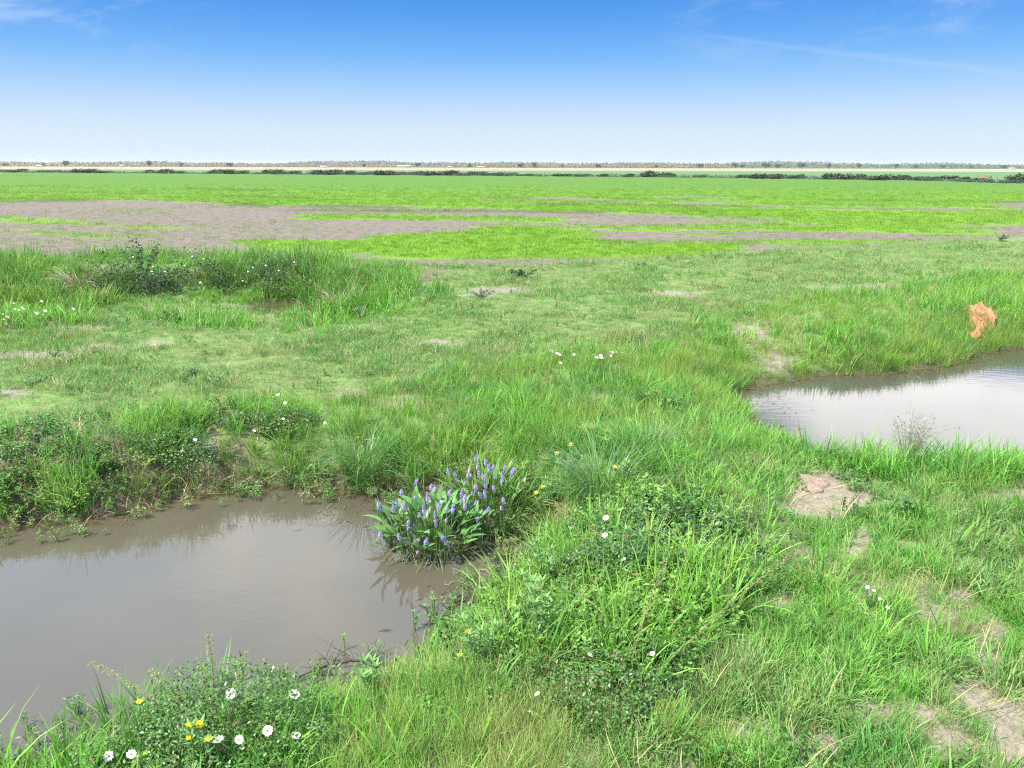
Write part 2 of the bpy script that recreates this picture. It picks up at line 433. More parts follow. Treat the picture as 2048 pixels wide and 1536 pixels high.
tone = W.mix(W.map(el, 40.0, 62.0, 0.0, 0.6), tone, (0.1, 0.11, 0.13))
tone = W.n('ShaderNodeVectorMath', {0: tone, 1: (1.5 / EG,) * 3}, operation='MULTIPLY').outputs[0]
skyc = W.mix(cm, skyc, tone)
bg = W.n('ShaderNodeBackground', {'Color': skyc, 'Strength': 1.0})
wo = W.n('ShaderNodeOutputWorld'); W.t.links.new(bg.outputs[0], wo.inputs[0])

sun = bpy.data.objects.new("sun", bpy.data.lights.new("sun", 'SUN')); COL.objects.link(sun)
sun.data.energy = 4.5; sun.data.angle = math.radians(2.0); sun.data.color = (1.0, 0.95, 0.86)
sd = Vector((math.sin(SUN_AZ) * math.cos(SUN_EL), math.cos(SUN_AZ) * math.cos(SUN_EL), math.sin(SUN_EL)))
sun.rotation_euler = sd.to_track_quat('Z', 'Y').to_euler(); sun.location = (-20, -20, 40)
SC.view_settings.view_transform = 'Standard'; SC.view_settings.look = 'None'
SC.view_settings.exposure = EXPO; SC.view_settings.gamma = 1.0
SC.cycles.max_bounces = 6; SC.cycles.diffuse_bounces = 3; SC.cycles.glossy_bounces = 2; SC.cycles.transmission_bounces = 3; SC.cycles.transparent_max_bounces = 4
SC.cycles.caustics_reflective = False; SC.cycles.caustics_refractive = False
SC.cycles.use_denoising = False; SC.cycles.filter_width = 1.2; SC.cycles.use_adaptive_sampling = False

# ------------------------------------------------------------------ ground sheet
def regions(x, y):
    R = {}
    R['lp'] = sdf(LP, x, y); R['rp'] = sdf(RP, x, y); R['pud'] = sdf(PUD, x, y)
    nz = (fbm(x * 0.8, y * 0.8, 40, 3) - 0.5) * 0.9
    nf = (fbm(x * 0.22, y * 0.55, 41, 5) - 0.5) + (fbm(x * 0.9, y * 1.1, 49, 3) - .5) * .55
    df = sdf(FIELD, x, y)
    R['field'] = sstep(0.5, -0.5, df + nz * 1.2)
    R['short'] = sstep(0.4, -0.4, sdf(SHORT, x, y) + nz)
    for k, P in REG.items(): R[k] = sstep(0.3, -0.3, sdf(P, x, y) + nz * 0.8)
    R['patch'] = bare_patch(x, y)
    b = np.zeros(x.shape); l = np.zeros(x.shape); mx = np.zeros(x.shape)
    sc = np.clip(y / 60.0, 0.5, 3.0)
    for P in BARE: b = np.maximum(b, sstep(2.8, -2.4, (sdf(P, x, y) + nf * 6.5 * sc) / sc))
    for i_, P in enumerate(LIME): l = np.maximum(l, (.62 if i_ in (0, 1, 2, 5, 7) else 1.0) * sstep(3.2, -2.2, (sdf(P, x, y) + nf * 4.6 * sc) / sc))
    for P in MIX: mx = np.maximum(mx, sstep(2, -2, sdf(P, x, y)))
    n2 = fbm(x * 0.12, y * 0.5, 44, 4)
    l = np.maximum(l, 0.75 * mx * sstep(0.48, 0.62, n2))
    R['lime'] = np.clip(1 - b * (1 - l), 0, 1)
    lv = np.full(x.shape, 1e9)
    for L in LEVEES: lv = np.minimum(lv, ldist(L, x, y))
    R['lev'] = np.exp(-(lv / (0.7 + 0.006 * y)) ** 2) * sstep(0.42, 0.6, fbm(x * 0.15, y * 0.15, 47, 3))
    R['df'] = df
    return R

def build_ground():
    th = np.concatenate([np.linspace(-52, 52, 470), np.linspace(52, 308, 62)[1:-1]]) * PI / 180
    rs = [1.2]
    while rs[-1] < 7000:
        r = rs[-1]; rs.append(r * (1.012 if r < 60 else 1.02 if r < 700 else 1.08))
    rs = np.array(rs)
    T, Rr = np.meshgrid(th, rs)
    X = (Rr * np.sin(T)).ravel(); Y = (Rr * np.cos(T)).ravel()
    X = np.append(X, 0.0); Y = np.append(Y, 0.0)
    Z = height(X, Y)
    nt, nr = len(th), len(rs)
    i = np.arange(nr - 1)[:, None] * nt; j = np.arange(nt)[None, :]; jn = (j + 1) % nt
    q = np.stack([i + j, i + jn, i + nt + jn, i + nt + j], -1).reshape(-1, 4)
    c = len(X) - 1
    me = bpy.data.meshes.new('ground')
    faces = [tuple(a) for a in q.tolist()] + [(c, (k + 1) % nt, k) for k in range(nt)]
    me.from_pydata(np.stack([X, Y, Z], -1).tolist(), [], faces)
    R = regions(X, Y)
    dist = R['df']
    green = np.clip(R['T1'] + R['T2'] * .9 + R['T4'] + R['T9'] + R['T5'] * .8 + R['T6'] + R['DT'] * .8, 0, 1)
    wet = sstep(0.55, 0.05, np.minimum(np.minimum(R['lp'], R['rp']), R['pud']))
    back = (Y > 60) & (dist > 0)
    fgm = np.clip(1 - R['short'] - R['T1'] - R['T2'] - R['T3'] - R['T4'] - R['T5'] - R['T6'] - R['DT'] - R['field'], 0, 1) * (Y < 14)
    A = {'fg': fgm, 'field': R['field'], 'lime': R['lime'], 'short': R['short'], 'patch': R['patch'], 'green': green, 'wet': wet, 'lev': R['lev'] * R['field'], 'back': back.astype(float)}
    for k, a in A.items():
        at = me.attributes.new(k, 'FLOAT', 'POINT'); at.data.foreach_set('value', a.astype(np.float32))
    me.polygons.foreach_set('use_smooth', np.ones(len(me.polygons), bool))
    m, t = new_mat('ground')
    pos = t.n('ShaderNodeNewGeometry').outputs['Position']
    sp = t.n('ShaderNodeSeparateXYZ', {0: pos})
    A = {k: t.attr(k).outputs['Fac'] for k in A}
    n_f = t.noise(14, 6, 0.65, pos); n_m = t.noise(2.2, 5, 0.6, pos); n_l = t.noise(0.35, 4, 0.6, pos)
    vor = t.n('ShaderNodeTexVoronoi', {'Vector': pos, 'Scale': 2.6, 'Randomness': 1.0}, feature='F1').outputs['Distance']
    st = t.n('ShaderNodeVectorMath', {0: pos, 1: (0.02, 0.14, 1.0)}, operation='MULTIPLY').outputs[0]
    n_s = t.noise(4.0, 5, 0.6, st)
    # bank soil and thatch
    soil = t.mix(t.map(n_f, 0.3, 0.7), (0.085, 0.068, 0.046), (0.16, 0.13, 0.095))
    thatch = t.mix(t.map(n_f, 0.3, 0.72), (0.08, 0.11, 0.04), (0.16, 0.155, 0.085))
    turf = t.mix(t.map(n_f, 0.3, 0.7), (0.085, 0.16, 0.04), (0.16, 0.23, 0.075))
    c = t.mix(t.map(n_m, 0.35, 0.65), soil, thatch)
    c = t.mix(t.math('MULTIPLY', A['green'], 0.8), c, turf)
    sh = t.mix(t.map(n_m, 0.35, 0.7), t.mix(t.map(n_f, 0.3, 0.7), (0.075, 0.118, 0.030), (0.12, 0.14, 0.052)), turf)
    c = t.mix(A['short'], c, sh)
    fg = t.mix(t.map(n_f, 0.3, 0.7), (0.115, 0.105, 0.068), (0.21, 0.18, 0.135))
    c = t.mix(t.math('MULTIPLY', A['fg'], t.map(n_m, 0.3, 0.6, 0.6, 1.0)), c, fg)
    pale = t.mix(t.map(n_f, 0.25, 0.75), (0.145, 0.124, 0.094), (0.255, 0.223, 0.178))
    v2 = t.n('ShaderNodeTexVoronoi', {'Vector': pos, 'Scale': 17.0}, feature='DISTANCE_TO_EDGE').outputs['Distance']
    pale = t.mix(t.math('MULTIPLY', t.map(v2, 0.06, 0.0), t.map(n_m, 0.45, 0.7, 0.0, 0.35)), pale, (0.085, 0.066, 0.05))
    pale = t.mix(t.map(t.noise(38, 4, 0.6, pos), 0.50, 0.64, 0.0, 0.7), pale, (0.095, 0.105, 0.045))
    c = t.mix(t.math('MULTIPLY', A['patch'], t.map(n_m, 0.2, 0.5, 0.55, 1.0)), c, pale)
    # field: mauve-grey clods, seedlings as a green cover
    fs = t.mix(t.map(n_m, 0.25, 0.7), (0.084, 0.068, 0.055), (0.148, 0.124, 0.106))
    fs = t.mix(t.math('MULTIPLY', t.map(n_s, 0.5, 0.7), t.map(n_f, 0.4, 0.7, 0.1, 0.75)), fs, (0.085, 0.14, 0.02))
    cl = t.math('MULTIPLY', t.map(vor, 0.30, 0.08), t.map(n_l, 0.35, 0.6, 0.35, 1.0))
    fs = t.mix(t.math('MULTIPLY', cl, 0.62), fs, (0.04, 0.03, 0.027))
    lime = t.mix(t.map(n_s, 0.3, 0.7), (0.075, 0.165, 0.010), (0.11, 0.21, 0.010))
    lime2 = t.mix(t.map(n_l, 0.3, 0.7), (0.046, 0.118, 0.008), (0.060, 0.134, 0.007))
    lime = t.mix(t.map(sp.outputs[1], 60, 170), lime, lime2)
    edge = t.map(t.math('ADD', A['lime'], t.math('ADD', t.math('MULTIPLY_ADD', n_f, 1.1, -0.55), t.math('MULTIPLY_ADD', n_s, 1.3, -0.65))), 0.22, 0.78)
    fc = t.mix(edge, fs, t.mix(t.math('MULTIPLY', t.map(n_f, 0.62, 0.75), t.map(sp.outputs[1], 80, 45)), lime, fs))
    fc = t.mix(t.math('MULTIPLY', A['lev'], 0.85), fc, (0.042, 0.05, 0.02))
    c = t.mix(A['field'], c, fc)
    # beyond the field: a dark green crop, then a pale straw one, then rough ground
    d = t.math('MULTIPLY_ADD', n_l, 20.0, sp.outputs[1])
    bk = t.mix(t.map(n_s, 0.3, 0.7), (0.055, 0.115, 0.04), (0.085, 0.155, 0.055))
    bk = t.mix(t.map(d, 525, 545), bk, t.mix(t.map(n_s, 0.35, 0.65), (0.17, 0.17, 0.085), (0.24, 0.22, 0.125)))
    bk = t.mix(t.map(d, 1000, 1080), bk, (0.17, 0.17, 0.09))
    c = t.mix(A['back'], c, bk)
    c = t.mix(t.math('MULTIPLY', A['wet'], 0.8), c, (0.065, 0.048, 0.030))
    p = t.n('ShaderNodeBsdfPrincipled', {'Base Color': c, 'Roughness': 0.9, 'Specular IOR Level': 0.15})
    b = t.n('ShaderNodeBump', {'Strength': 0.7, 'Distance': 0.03, 'Height': t.math('ADD', n_f, t.math('MULTIPLY', vor, 0.8))})
    t.t.links.new(b.outputs[0], p.inputs['Normal'])
    t.out(p.outputs[0])
    me.materials.append(m)
    o = bpy.data.objects.new('ground', me); COL.objects.link(o)
    tag(o, 'flat earth ground with grassy banks and a sown field reaching the horizon', 'ground', None, 'structure')
build_ground()

def water_sheet(name, label, P, z, pad, rip, body):
    lo = P.min(0) - pad; hi = P.max(0) + pad
    me = bpy.data.meshes.new(name)
    nx = int(min(260, max(8, (hi[0] - lo[0]) / .12))); ny = int(min(200, max(8, (hi[1] - lo[1]) / .10)))
    xa, ya = np.linspace(max(lo[0], -14), min(hi[0], 26), nx), np.linspace(lo[1], hi[1], ny)
    xa[0], xa[-1] = lo[0], hi[0]
    gx, gy = np.meshgrid(xa, ya); X, Y = gx.ravel(), gy.ravel()
    i = np.arange(ny - 1)[:, None] * nx; j = np.arange(nx - 1)[None, :]
    q = np.stack([i + j, i + j + 1, i + nx + j + 1, i + nx + j], -1).reshape(-1, 4)
    me.from_pydata(np.stack([X, Y, np.full(len(X), z)], -1).tolist(), [], q.tolist())
    a = me.attributes.new('depth', 'FLOAT', 'POINT'); a.data.foreach_set('value', (z - height(X, Y)).astype(np.float32))
    m, t = new_mat(name)
    pos = t.n('ShaderNodeNewGeometry').outputs['Position']
    st = t.n('ShaderNodeVectorMath', {0: pos, 1: (0.55, 1.5, 1.0)}, operation='MULTIPLY').outputs[0]
    n1 = t.noise(5.0, 4, 0.55, st, 0.4); n2 = t.noise(0.5, 3, 0.5, pos)
    c = t.mix(t.map(n2, 0.3, 0.7), body, tuple(k * 1.2 for k in body))
    dep = t.attr('depth').outputs['Fac']; n3 = t.noise(9.0, 5, 0.65, pos)
    bed = t.mix(t.map(n3, 0.35, 0.65), (0.036, 0.028, 0.016), (0.085, 0.070, 0.038))
    c = t.mix(t.map(dep, 0.06, 0.32), bed, c)
    p = t.n('ShaderNodeBsdfPrincipled', {'Base Color': c, 'Roughness': 0.03, 'IOR': 1.42, 'Specular IOR Level': 0.5})
    b = t.n('ShaderNodeBump', {'Strength': 1.0, 'Distance': rip, 'Height': t.math('MULTIPLY', n1, t.map(n2, 0.35, 0.65, 0.25, 1.0))})
    t.t.links.new(b.outputs[0], p.inputs['Normal']); t.out(p.outputs[0])
    me.materials.append(m)
    o = bpy.data.objects.new(name, me); COL.objects.link(o)
    tag(o, label, 'water', None, 'structure')
water_sheet('pond_water', 'still murky brown-grey pond water mirroring the cloudy sky, purple flowers standing in it', LP, 0.0, 0.3, 0.002, (0.062, 0.055, 0.039))
water_sheet('pond_water', 'pale sky-reflecting water of the pond by the orange cloth', RP, 0.0, 0.3, 0.0018, (0.044, 0.042, 0.036))
water_sheet('puddle_water', 'small murky puddle in the ditch below tall grass', PUD, 0.10, 0.5, 0.001, (0.055, 0.047, 0.018))
# ------------------------------------------------------------------ grass and ground cover (uncountable: instanced tufts)
M_GRASS = leafy('grass_blade', var=0.32, straw=0.05, trans=0.38, tip=(0.25, (0.30, 0.33, 0.10)))
M_TURF = leafy('turf_blade', var=0.32, straw=0.16, strawcol=(0.40, 0.35, 0.20), trans=0.35)
M_WEED = leafy('weed_leaf', var=0.42, straw=0.012, strawcol=(0.25, 0.13, 0.06), trans=0.3, rough=0.45)
M_STRAW = leafy('dead_straw', var=0.35, trans=0.2, warm=0.2)

def tuft(name, mat, n, R, H, W, lean, curl, segs=3, hv=0.35, twist=1.0):
    mb = MB()
    for k in range(n):
        a = random.uniform(0, 2 * PI); r = R * math.sqrt(random.random())
        az = a + random.gauss(0, 1.1)
        th0 = abs(random.gauss(0, lean)); th1 = th0 + abs(random.gauss(curl, curl * 0.5))
        L = H * random.uniform(1 - hv, 1 + hv)
        ribbon(mb, (r * math.cos(a), r * math.sin(a), -0.02), az, th0, min(th1, 2.3), L, W * random.uniform(.7, 1.3), segs, twist=random.uniform(-twist, twist))
    return mb.obj(name, mat, link=False)

def leafclump(name, mat, n, R, H, L, Wd, stems=6, up=0.6):
    mb = MB()
    for k in range(stems):
        a = random.uniform(0, 2 * PI); rr = R * random.uniform(.2, .9)
        top = V(rr * math.cos(a), rr * math.sin(a), H * random.uniform(.6, 1.05))
        pts = [V(0.3 * top[0], 0.3 * top[1], -0.02), V(.6 * top[0], .6 * top[1], .55 * top[2]), top]
        tube(mb, pts, 0.003, 0.0015, 3, random.random())
        for j in range(n // stems):
            tt = random.uniform(.15, 1) ** 0.7
            p = pts[0] * (1 - tt) ** 2 + 2 * pts[1] * tt * (1 - tt) + pts[2] * tt * tt
            an = random.uniform(0, 2 * PI)
            d = V(math.cos(an), math.sin(an), random.gauss(up * .5, .35))
            nn = V(random.gauss(0, .35), random.gauss(0, .35), 1)
            s = random.uniform(.6, 1.25)
            leaflet(mb, p, d, nn, L * s, Wd * s, random.random())
    return mb.obj(name, mat, link=False)

def scatter(N, r0, r1, p, wfun, th=(-50, 50), seed=1):
    g = np.random.default_rng(seed)
    rr = np.linspace(r0, r1, 4000); c = np.cumsum(rr ** (1 - p)); c /= c[-1]
    r = np.interp(g.random(N), c, rr); a = np.radians(g.uniform(th[0], th[1], N))
    x = r * np.sin(a); y = r * np.cos(a)
    R = regions(x, y)
    z = height(x, y)
    w = wfun(x, y, z, R)
    k = g.random(N) < w
    R = {q: v[k] for q, v in R.items()}
    return x[k], y[k], z[k], R, g

def patchmix(x, y, cols, sc=0.5, seed=3):
    """blend between tints over the ground"""
    n = np.clip((fbm(x * sc, y * sc, seed, 4) - 0.28) / 0.44, 0, 0.999) * (len(cols) - 1)
    i = n.astype(int); f = (n - i)[:, None]; C = np.array(cols)
    return C[i] * (1 - f) + C[np.minimum(i + 1, len(cols) - 1)] * f

def field_of(name, label, cat, x, y, z, tint, scl, protos, g, leanmax=0.25, wind=(0, 0), idx=None):
    n = len(x)
    me = bpy.data.meshes.new(name + '_points'); me.vertices.add(n)
    me.vertices.foreach_set('co', np.stack([x, y, z], -1).astype(np.float32).ravel())
    rot = np.stack([g.normal(0, leanmax * .5, n) + wind[1], g.normal(0, leanmax * .5, n) + wind[0], g.uniform(0, 2 * PI, n)], -1)
    if np.ndim(scl) == 1: scl = np.stack([scl] * 3, -1)
    if y.min() < 20 and 'seed' not in name and 'stubble' not in name: tint = tint * np.stack([np.ones(n), np.full(n, 1.04), (1.15 if name == 'fine_grass' else 1.0) + (0.1 if name == 'fine_grass' else .12) * sstep(16, 11, y)], -1)
    if y.min() < 20: tint = tint * np.array([1.04, 1.03, .88])
    tint = np.clip(1.06 * tint * g.normal(1, .10, (n, 1)), 0.005, .9)
    for nm, ty, arr in (('rot', 'FLOAT_VECTOR', rot), ('scl', 'FLOAT_VECTOR', scl), ('tint', 'FLOAT_VECTOR', tint)):
        a = me.attributes.new(nm, ty, 'POINT'); a.data.foreach_set('vector', arr.astype(np.float32).ravel())
    a = me.attributes.new('idx', 'INT', 'POINT'); a.data.foreach_set('value', (g.integers(0, len(protos), n) if idx is None else idx).astype(np.int32))
    o = bpy.data.objects.new(name, me); COL.objects.link(o)
    tag(o, label, cat, None, 'stuff')
    ng = bpy.data.node_groups.new(name, 'GeometryNodeTree')
    ng.interface.new_socket('Geometry', in_out='INPUT', socket_type='NodeSocketGeometry')
    ng.interface.new_socket('Geometry', in_out='OUTPUT', socket_type='NodeSocketGeometry')
    N = ng.nodes.new; Lk = ng.links.new
    gi = N('NodeGroupInput'); go = N('NodeGroupOutput')
    g2i = N('GeometryNodeGeometryToInstance')
    for pr in reversed(protos):
        oi = N('GeometryNodeObjectInfo'); oi.inputs['Object'].default_value = pr
        Lk(oi.outputs['Geometry'], g2i.inputs[0])
    iop = N('GeometryNodeInstanceOnPoints')
    Lk(gi.outputs[0], iop.inputs['Points']); Lk(g2i.outputs[0], iop.inputs['Instance'])
    iop.inputs['Pick Instance'].default_value = True
    def na(nm, ty):
        k = N('GeometryNodeInputNamedAttribute'); k.data_type = ty; k.inputs['Name'].default_value = nm
        return k.outputs['Attribute']
    Lk(na('idx', 'INT'), iop.inputs['Instance Index'])
    e = N('FunctionNodeEulerToRotation'); Lk(na('rot', 'FLOAT_VECTOR'), e.inputs[0]); Lk(e.outputs[0], iop.inputs['Rotation'])
    Lk(na('scl', 'FLOAT_VECTOR'), iop.inputs['Scale'])
    Lk(iop.outputs[0], go.inputs[0])
    md = o.modifiers.new('tufts', 'NODES'); md.node_group = ng
    print('STUFF', name, n)
    return o

# --- tuft shapes
P_SHORT = [tuft('turf_tuft', M_TURF, 26, .11, .075, .006, .5, .7, 2) for _ in range(4)]
P_LAWN = [tuft('lawn_tuft', M_GRASS, 30, .11, .17, .0085, .55, .75, 3) for _ in range(5)]
P_FINE = [tuft('fine_tuft', M_GRASS, 34, .09, .24, .004, .35, .5, 3) for _ in range(4)]
P_TALL = [tuft('tall_tuft', M_GRASS, 22, .12, .42, .011, .30, .75, 4) for _ in range(4)] + [tuft('tall_tuft', M_GRASS, 15, .15, .46, .021, .32, .75, 4) for _ in range(4)]
P_MARSH = [tuft('marsh_tuft', M_GRASS, 30, .14, .38, .006, .3, .45, 3) for _ in range(4)]
P_BROAD = [tuft('broad_tuft', M_GRASS, 12, .09, .38, .016, .3, .7, 5, twist=.6) for _ in range(4)]
P_STRAW = [tuft('straw_tuft', M_STRAW, 20, .13, .30, .0055, .7, .9, 4) for _ in range(4)]
P_RICE = [tuft('seedling', M_GRASS, 12, .18, .11, .010, .3, .5, 2) for _ in range(4)]
P_WEED = [leafclump('weed_clump', M_WEED, 60, .15, .17, .036, .019) for _ in range(5)]
P_LANCE = [leafclump('lance_clump', M_WEED, 54, .12, .24, .055, .013, 6, .9) for _ in range(4)]

dry = lambda R: (1 - R['field'])
land = lambda z: (z > 0.012)
def thin(x, y, s, lo, hi, seed): return sstep(lo, hi, fbm(x * s, y * s, seed, 4))

# --- mown turf of the track, and a low cover under everything else
def w(x, y, z, R):
    cover = np.maximum(R['short'], 0.30 + 0.0 * x)
    return cover * dry(R) * land(z) * (1 - (R['pud'] < 1.0) * (y < PUD[:, 1].mean())) * (1 - .88 * R['patch']) * (0.45 + .55 * thin(x, y, 1.1, .36, .52, 91))
x, y, z, R, g = scatter(130000, 4, 46, 1.1, w, seed=5)
tint = patchmix(x, y, [(.195, .265, .10), (.125, .25, .08), (.155, .28, .08), (.105, .245, .07), (.19, .27, .105)], .55, 12)
s = (0.75 + .9 * thin(x, y, .8, .42, .68, 14)) * g.uniform(.75, 1.3, len(x)) * (0.85 + y * 0.012)
field_of('turf_grass', 'short dry-tinged turf on the mown track across the berm', 'grass', x, y, z, tint, s, P_SHORT, g, .5)

# --- tufts of taller grass standing in the track and its verges
def w(x, y, z, R):
    k = np.maximum(R['short'] * .5 * thin(x, y, .5, .54, .68, 21), np.maximum(R['DT'] * thin(x, y, .7, .4, .6, 22), R['LOW'] * .4)) * (1 + 0 * x)
    k = np.maximum(k, R['short'] * sstep(1.3, .2, np.abs(R['df'])) * .8)
    return k * dry(R) * land(z) * (1 - R['patch']) * (R['pud'] > .6)
x, y, z, R, g = scatter(30000, 9, 46, .9, w, seed=6)
tint = patchmix(x, y, [(.105, .26, .055), (.085, .255, .045), (.15, .27, .055), (.10, .22, .08)], .5, 24)
field_of('verge_grass', 'soft green grass tufts scattered through the mown track', 'grass', x, y, z, tint, g.uniform(.55, 1.05, len(x)), P_LAWN, g, .5)

# --- near lawn
def FG(R): return np.clip(1 - R['short'] - R['T1'] - R['T2'] - R['T3'] - R['T4'] - R['T5'] - R['T6'] - R['T9'] - R['DT'] - R['field'], 0, 1)
def w(x, y, z, R): return FG(R) * (1 - R['T7']) * land(z) * (1 - .96 * R['patch']) * (.30 + .70 * thin(x, y, 1.7, .34, .52, 31)) * (y < 14)
x, y, z, R, g = scatter(40000, 2.5, 14, 1.0, w, seed=7)
tint = patchmix(x, y, [(.16, .30, .09), (.11, .27, .055), (.14, .33, .06), (.20, .31, .11), (.095, .25, .06)], .9, 33)
s = (.45 + .68 * thin(x, y, 1.1, .4, .62, 34)) * g.uniform(.7, 1.2, len(x)) * (1 - .5 * bare_patch(x, y + .14))
wd = fbm(x * .6, y * .6, 36, 2)
field_of('lawn_grass', 'green clumpy lawn grass on the near bank with bare soil between', 'grass', x, y, z, tint, s, P_LAWN, g, .55)

def w(x, y, z, R): return np.maximum(R['T7'], .18 * FG(R) * thin(x, y, .9, .55, .65, 37)) * land(z) * (1 - R['patch']) * (y < 12)
x, y, z, R, g = scatter(17000, 2.5, 12, 1.0, w, seed=8)
tint = patchmix(x, y, [(.25, .36, .075), (.20, .34, .06), (.15, .31, .06), (.27, .35, .10)], 1.0, 38)
field_of('fine_grass', 'fine yellow-green grass at the foot of the near bank', 'grass', x, y, z, tint, g.uniform(.7, 1.15, len(x)), P_FINE, g, .3, wind=(.06, 0))

# --- tall banks
CREST = np.array([unproj(1085, 735, .8), unproj(1180, 735, .8), unproj(1255, 728, .8)])
def w(x, y, z, R):
    k = np.maximum.reduce([R['T1'] * (1 - .85 * R['LOW']), R['T2'] * .9, R['T4'], R['T9'] * .5, R['T5'] * .32, R['T3'] * .75 * thin(x, y, .8, .32, .5, 43), R['T6'] * .5, R['DT'] * .25])
    return k * land(z) * dry(R) * (1 - .8 * R['patch']) * (.55 + .45 * thin(x, y, 1.2, .35, .5, 44)) * (R['pud'] > .1) * (1 - (R['pud'] < 1.3) * (y < PUD[:, 1].mean()))
x, y, z, R, g = scatter(42000, 3.5, 36, .75, w, seed=9)
tint = patchmix(x, y, [(.10, .29, .045), (.15, .34, .04), (.085, .26, .06), (.18, .34, .06), (.075, .235, .04)], .6, 46)
yl = (R['T1'] * sstep(.9, .2, R['rp']))[:, None] * .5
tint = tint * (1 - yl) + np.array([.12, .26, .05]) * yl
tint = tint * (1 - .18 * R['T4'])[:, None]
lm = (R['T5'] * g.random(len(x)))[:, None]; tint = tint * (1 - lm) + np.array([.21, .37, .05]) * lm
s = g.uniform(.55, 1.1, len(x)) * (.50 + .75 * thin(x, y, .55, .38, .62, 47)) * (1 + .22 * R['T4']) * (1 - .6 * np.exp(-(ldist(CREST, x, y) / .9) ** 2)) * (1 - .25 * R['T1']) * (1 - .2 * R['T2'])
field_of('tall_grass', 'tall bright green grass covering the pond banks', 'grass', x, y, z, tint, s, P_TALL, g, .4, idx=g.integers(0, 4, len(x)) + 4 * (y > 12))

# --- finer marsh grass towards the water of the right-hand pond, and yellower grass above it
def w(x, y, z, R):
    k = np.maximum(R['T1'] * sstep(2.4, .3, R['rp']), R['LOW'] * .7)
    k = np.maximum(k, R['T1'] * .25)
    k = np.maximum(k, R['T2'] * .55 * sstep(1.2, .2, R['rp']))
    k = np.maximum(k, R['T2'] * .35)
    return k * land(z) * dry(R) * (1 - .7 * R['patch'])
x, y, z, R, g = scatter(42000, 7, 34, .8, w, seed=10)
tint = patchmix(x, y, [(.12, .25, .05), (.17, .29, .05), (.20, .28, .07), (.10, .23, .065)], .7, 51)
field_of('marsh_grass', 'fine marsh grass along the edge of the pale pond', 'grass', x, y, z, tint, g.uniform(.6, 1.05, len(x)) * (1 - .4 * R['LOW']), P_MARSH, g, .3)

# --- broad bladed grass: rims of both ponds, near bank
def w(x, y, z, R):
    k = np.maximum.reduce([R['T9'], R['T6'] * .55, R['T5'] * .20, R['T2'] * .14, R['T3'] * .13, R['T1'] * .10, .05 * FG(R) * (y < 12)])
    return k * land(z) * dry(R) * (1 - .85 * R['patch'])
x, y, z, R, g = scatter(15000, 3.2, 24, .9, w, seed=12)
tint = patchmix(x, y, [(.07, .22, .03), (.10, .27, .03), (.14, .31, .04), (.08, .24, .05)], .9, 56)
lime = (R['T5'] * .5)[:, None]; tint = tint * (1 - lime) + np.array([.17, .33, .045]) * lime
field_of('broad_grass', 'broad-bladed lush grass rimming the ponds', 'grass', x, y, z, tint, g.uniform(.6, 1.05, len(x)) * (1 + .15 * R['T5']), P_BROAD, g, .3)

# --- dead straw on the bank slopes and water lines
def w(x, y, z, R):
    wl = sstep(.75, .05, R['lp'])
    k = np.maximum.reduce([R['T3'] * (.25 + .6 * wl), R['T1'] * .06, R['T2'] * (.06 + .5 * wl), R['LOW'] * .35, R['T4'] * .10, R['DT'] * .10, .11 * FG(R), R['T5'] * .06, .02 * R['short']])
    return k * land(z) * dry(R) * (.4 + .6 * thin(x, y, 1.3, .4, .55, 61))
x, y, z, R, g = scatter(26000, 3, 36, .8, w, seed=13)
tint = patchmix(x, y, [(.30, .24, .14), (.38, .32, .19), (.24, .18, .11), (.33, .30, .15)], 1.0, 62)
field_of('dead_grass', 'bleached dead grass stalks hanging on the bank slopes', 'dead grass', x, y, z, tint, g.uniform(.5, 1.1, len(x)), P_STRAW, g, .6)

# --- low leafy weeds
def w(x, y, z, R):
    k = np.maximum.reduce([R['T3'] * .95 * thin(x, y, .7, .34, .5, 66), R['T5'] * .9, R['T2'] * .22 * thin(x, y, .9, .45, .6, 67), R['T4'] * .5 * thin(x, y, .5, .45, .6, 68), R['DT'] * .35, R['T6'] * .5, .35 * FG(R) * thin(x, y, .8, .46, .6, 69), .04 * R['short'], R['T9'] * .15])
    return k * land(z) * dry(R) * (1 - .7 * R['patch'])
x, y, z, R, g = scatter(40000, 3.2, 36, .8, w, seed=14)
tint = patchmix(x, y, [(.07, .16, .035), (.12, .25, .05), (.055, .135, .035), (.16, .29, .07), (.09, .20, .045)], .8, 71)
field_of('weeds', 'low leafy weeds carpeting the banks between the grasses', 'weeds', x, y, z, tint, g.uniform(.5, 1.15, len(x)) * (1 + .5 * R['T5'] + .35 * R['T3']), P_WEED, g, .35)

def w(x, y, z, R):
    wl = sstep(.75, .05, np.abs(R['lp'] + .12))
    k = np.maximum.reduce([wl * thin(x, y, 1.1, .3, .46, 73), R['T5'] * .4, R['DT'] * .15, R['T2'] * .06])
    return k * (z > -.42) * dry(R)
x, y, z, R, g = scatter(24000, 3.2, 30, .8, w, seed=15)
z = np.maximum(z, -.02)
tint = patchmix(x, y, [(.12, .19, .055), (.16, .22, .09), (.09, .19, .05), (.18, .21, .09)], 1.0, 75)
field_of('waterweed', 'creeping narrow-leaved waterweed along the shore of the murky pond', 'waterweed', x, y, z, tint, g.uniform(.35, .95, len(x)), P_LANCE, g, .5)

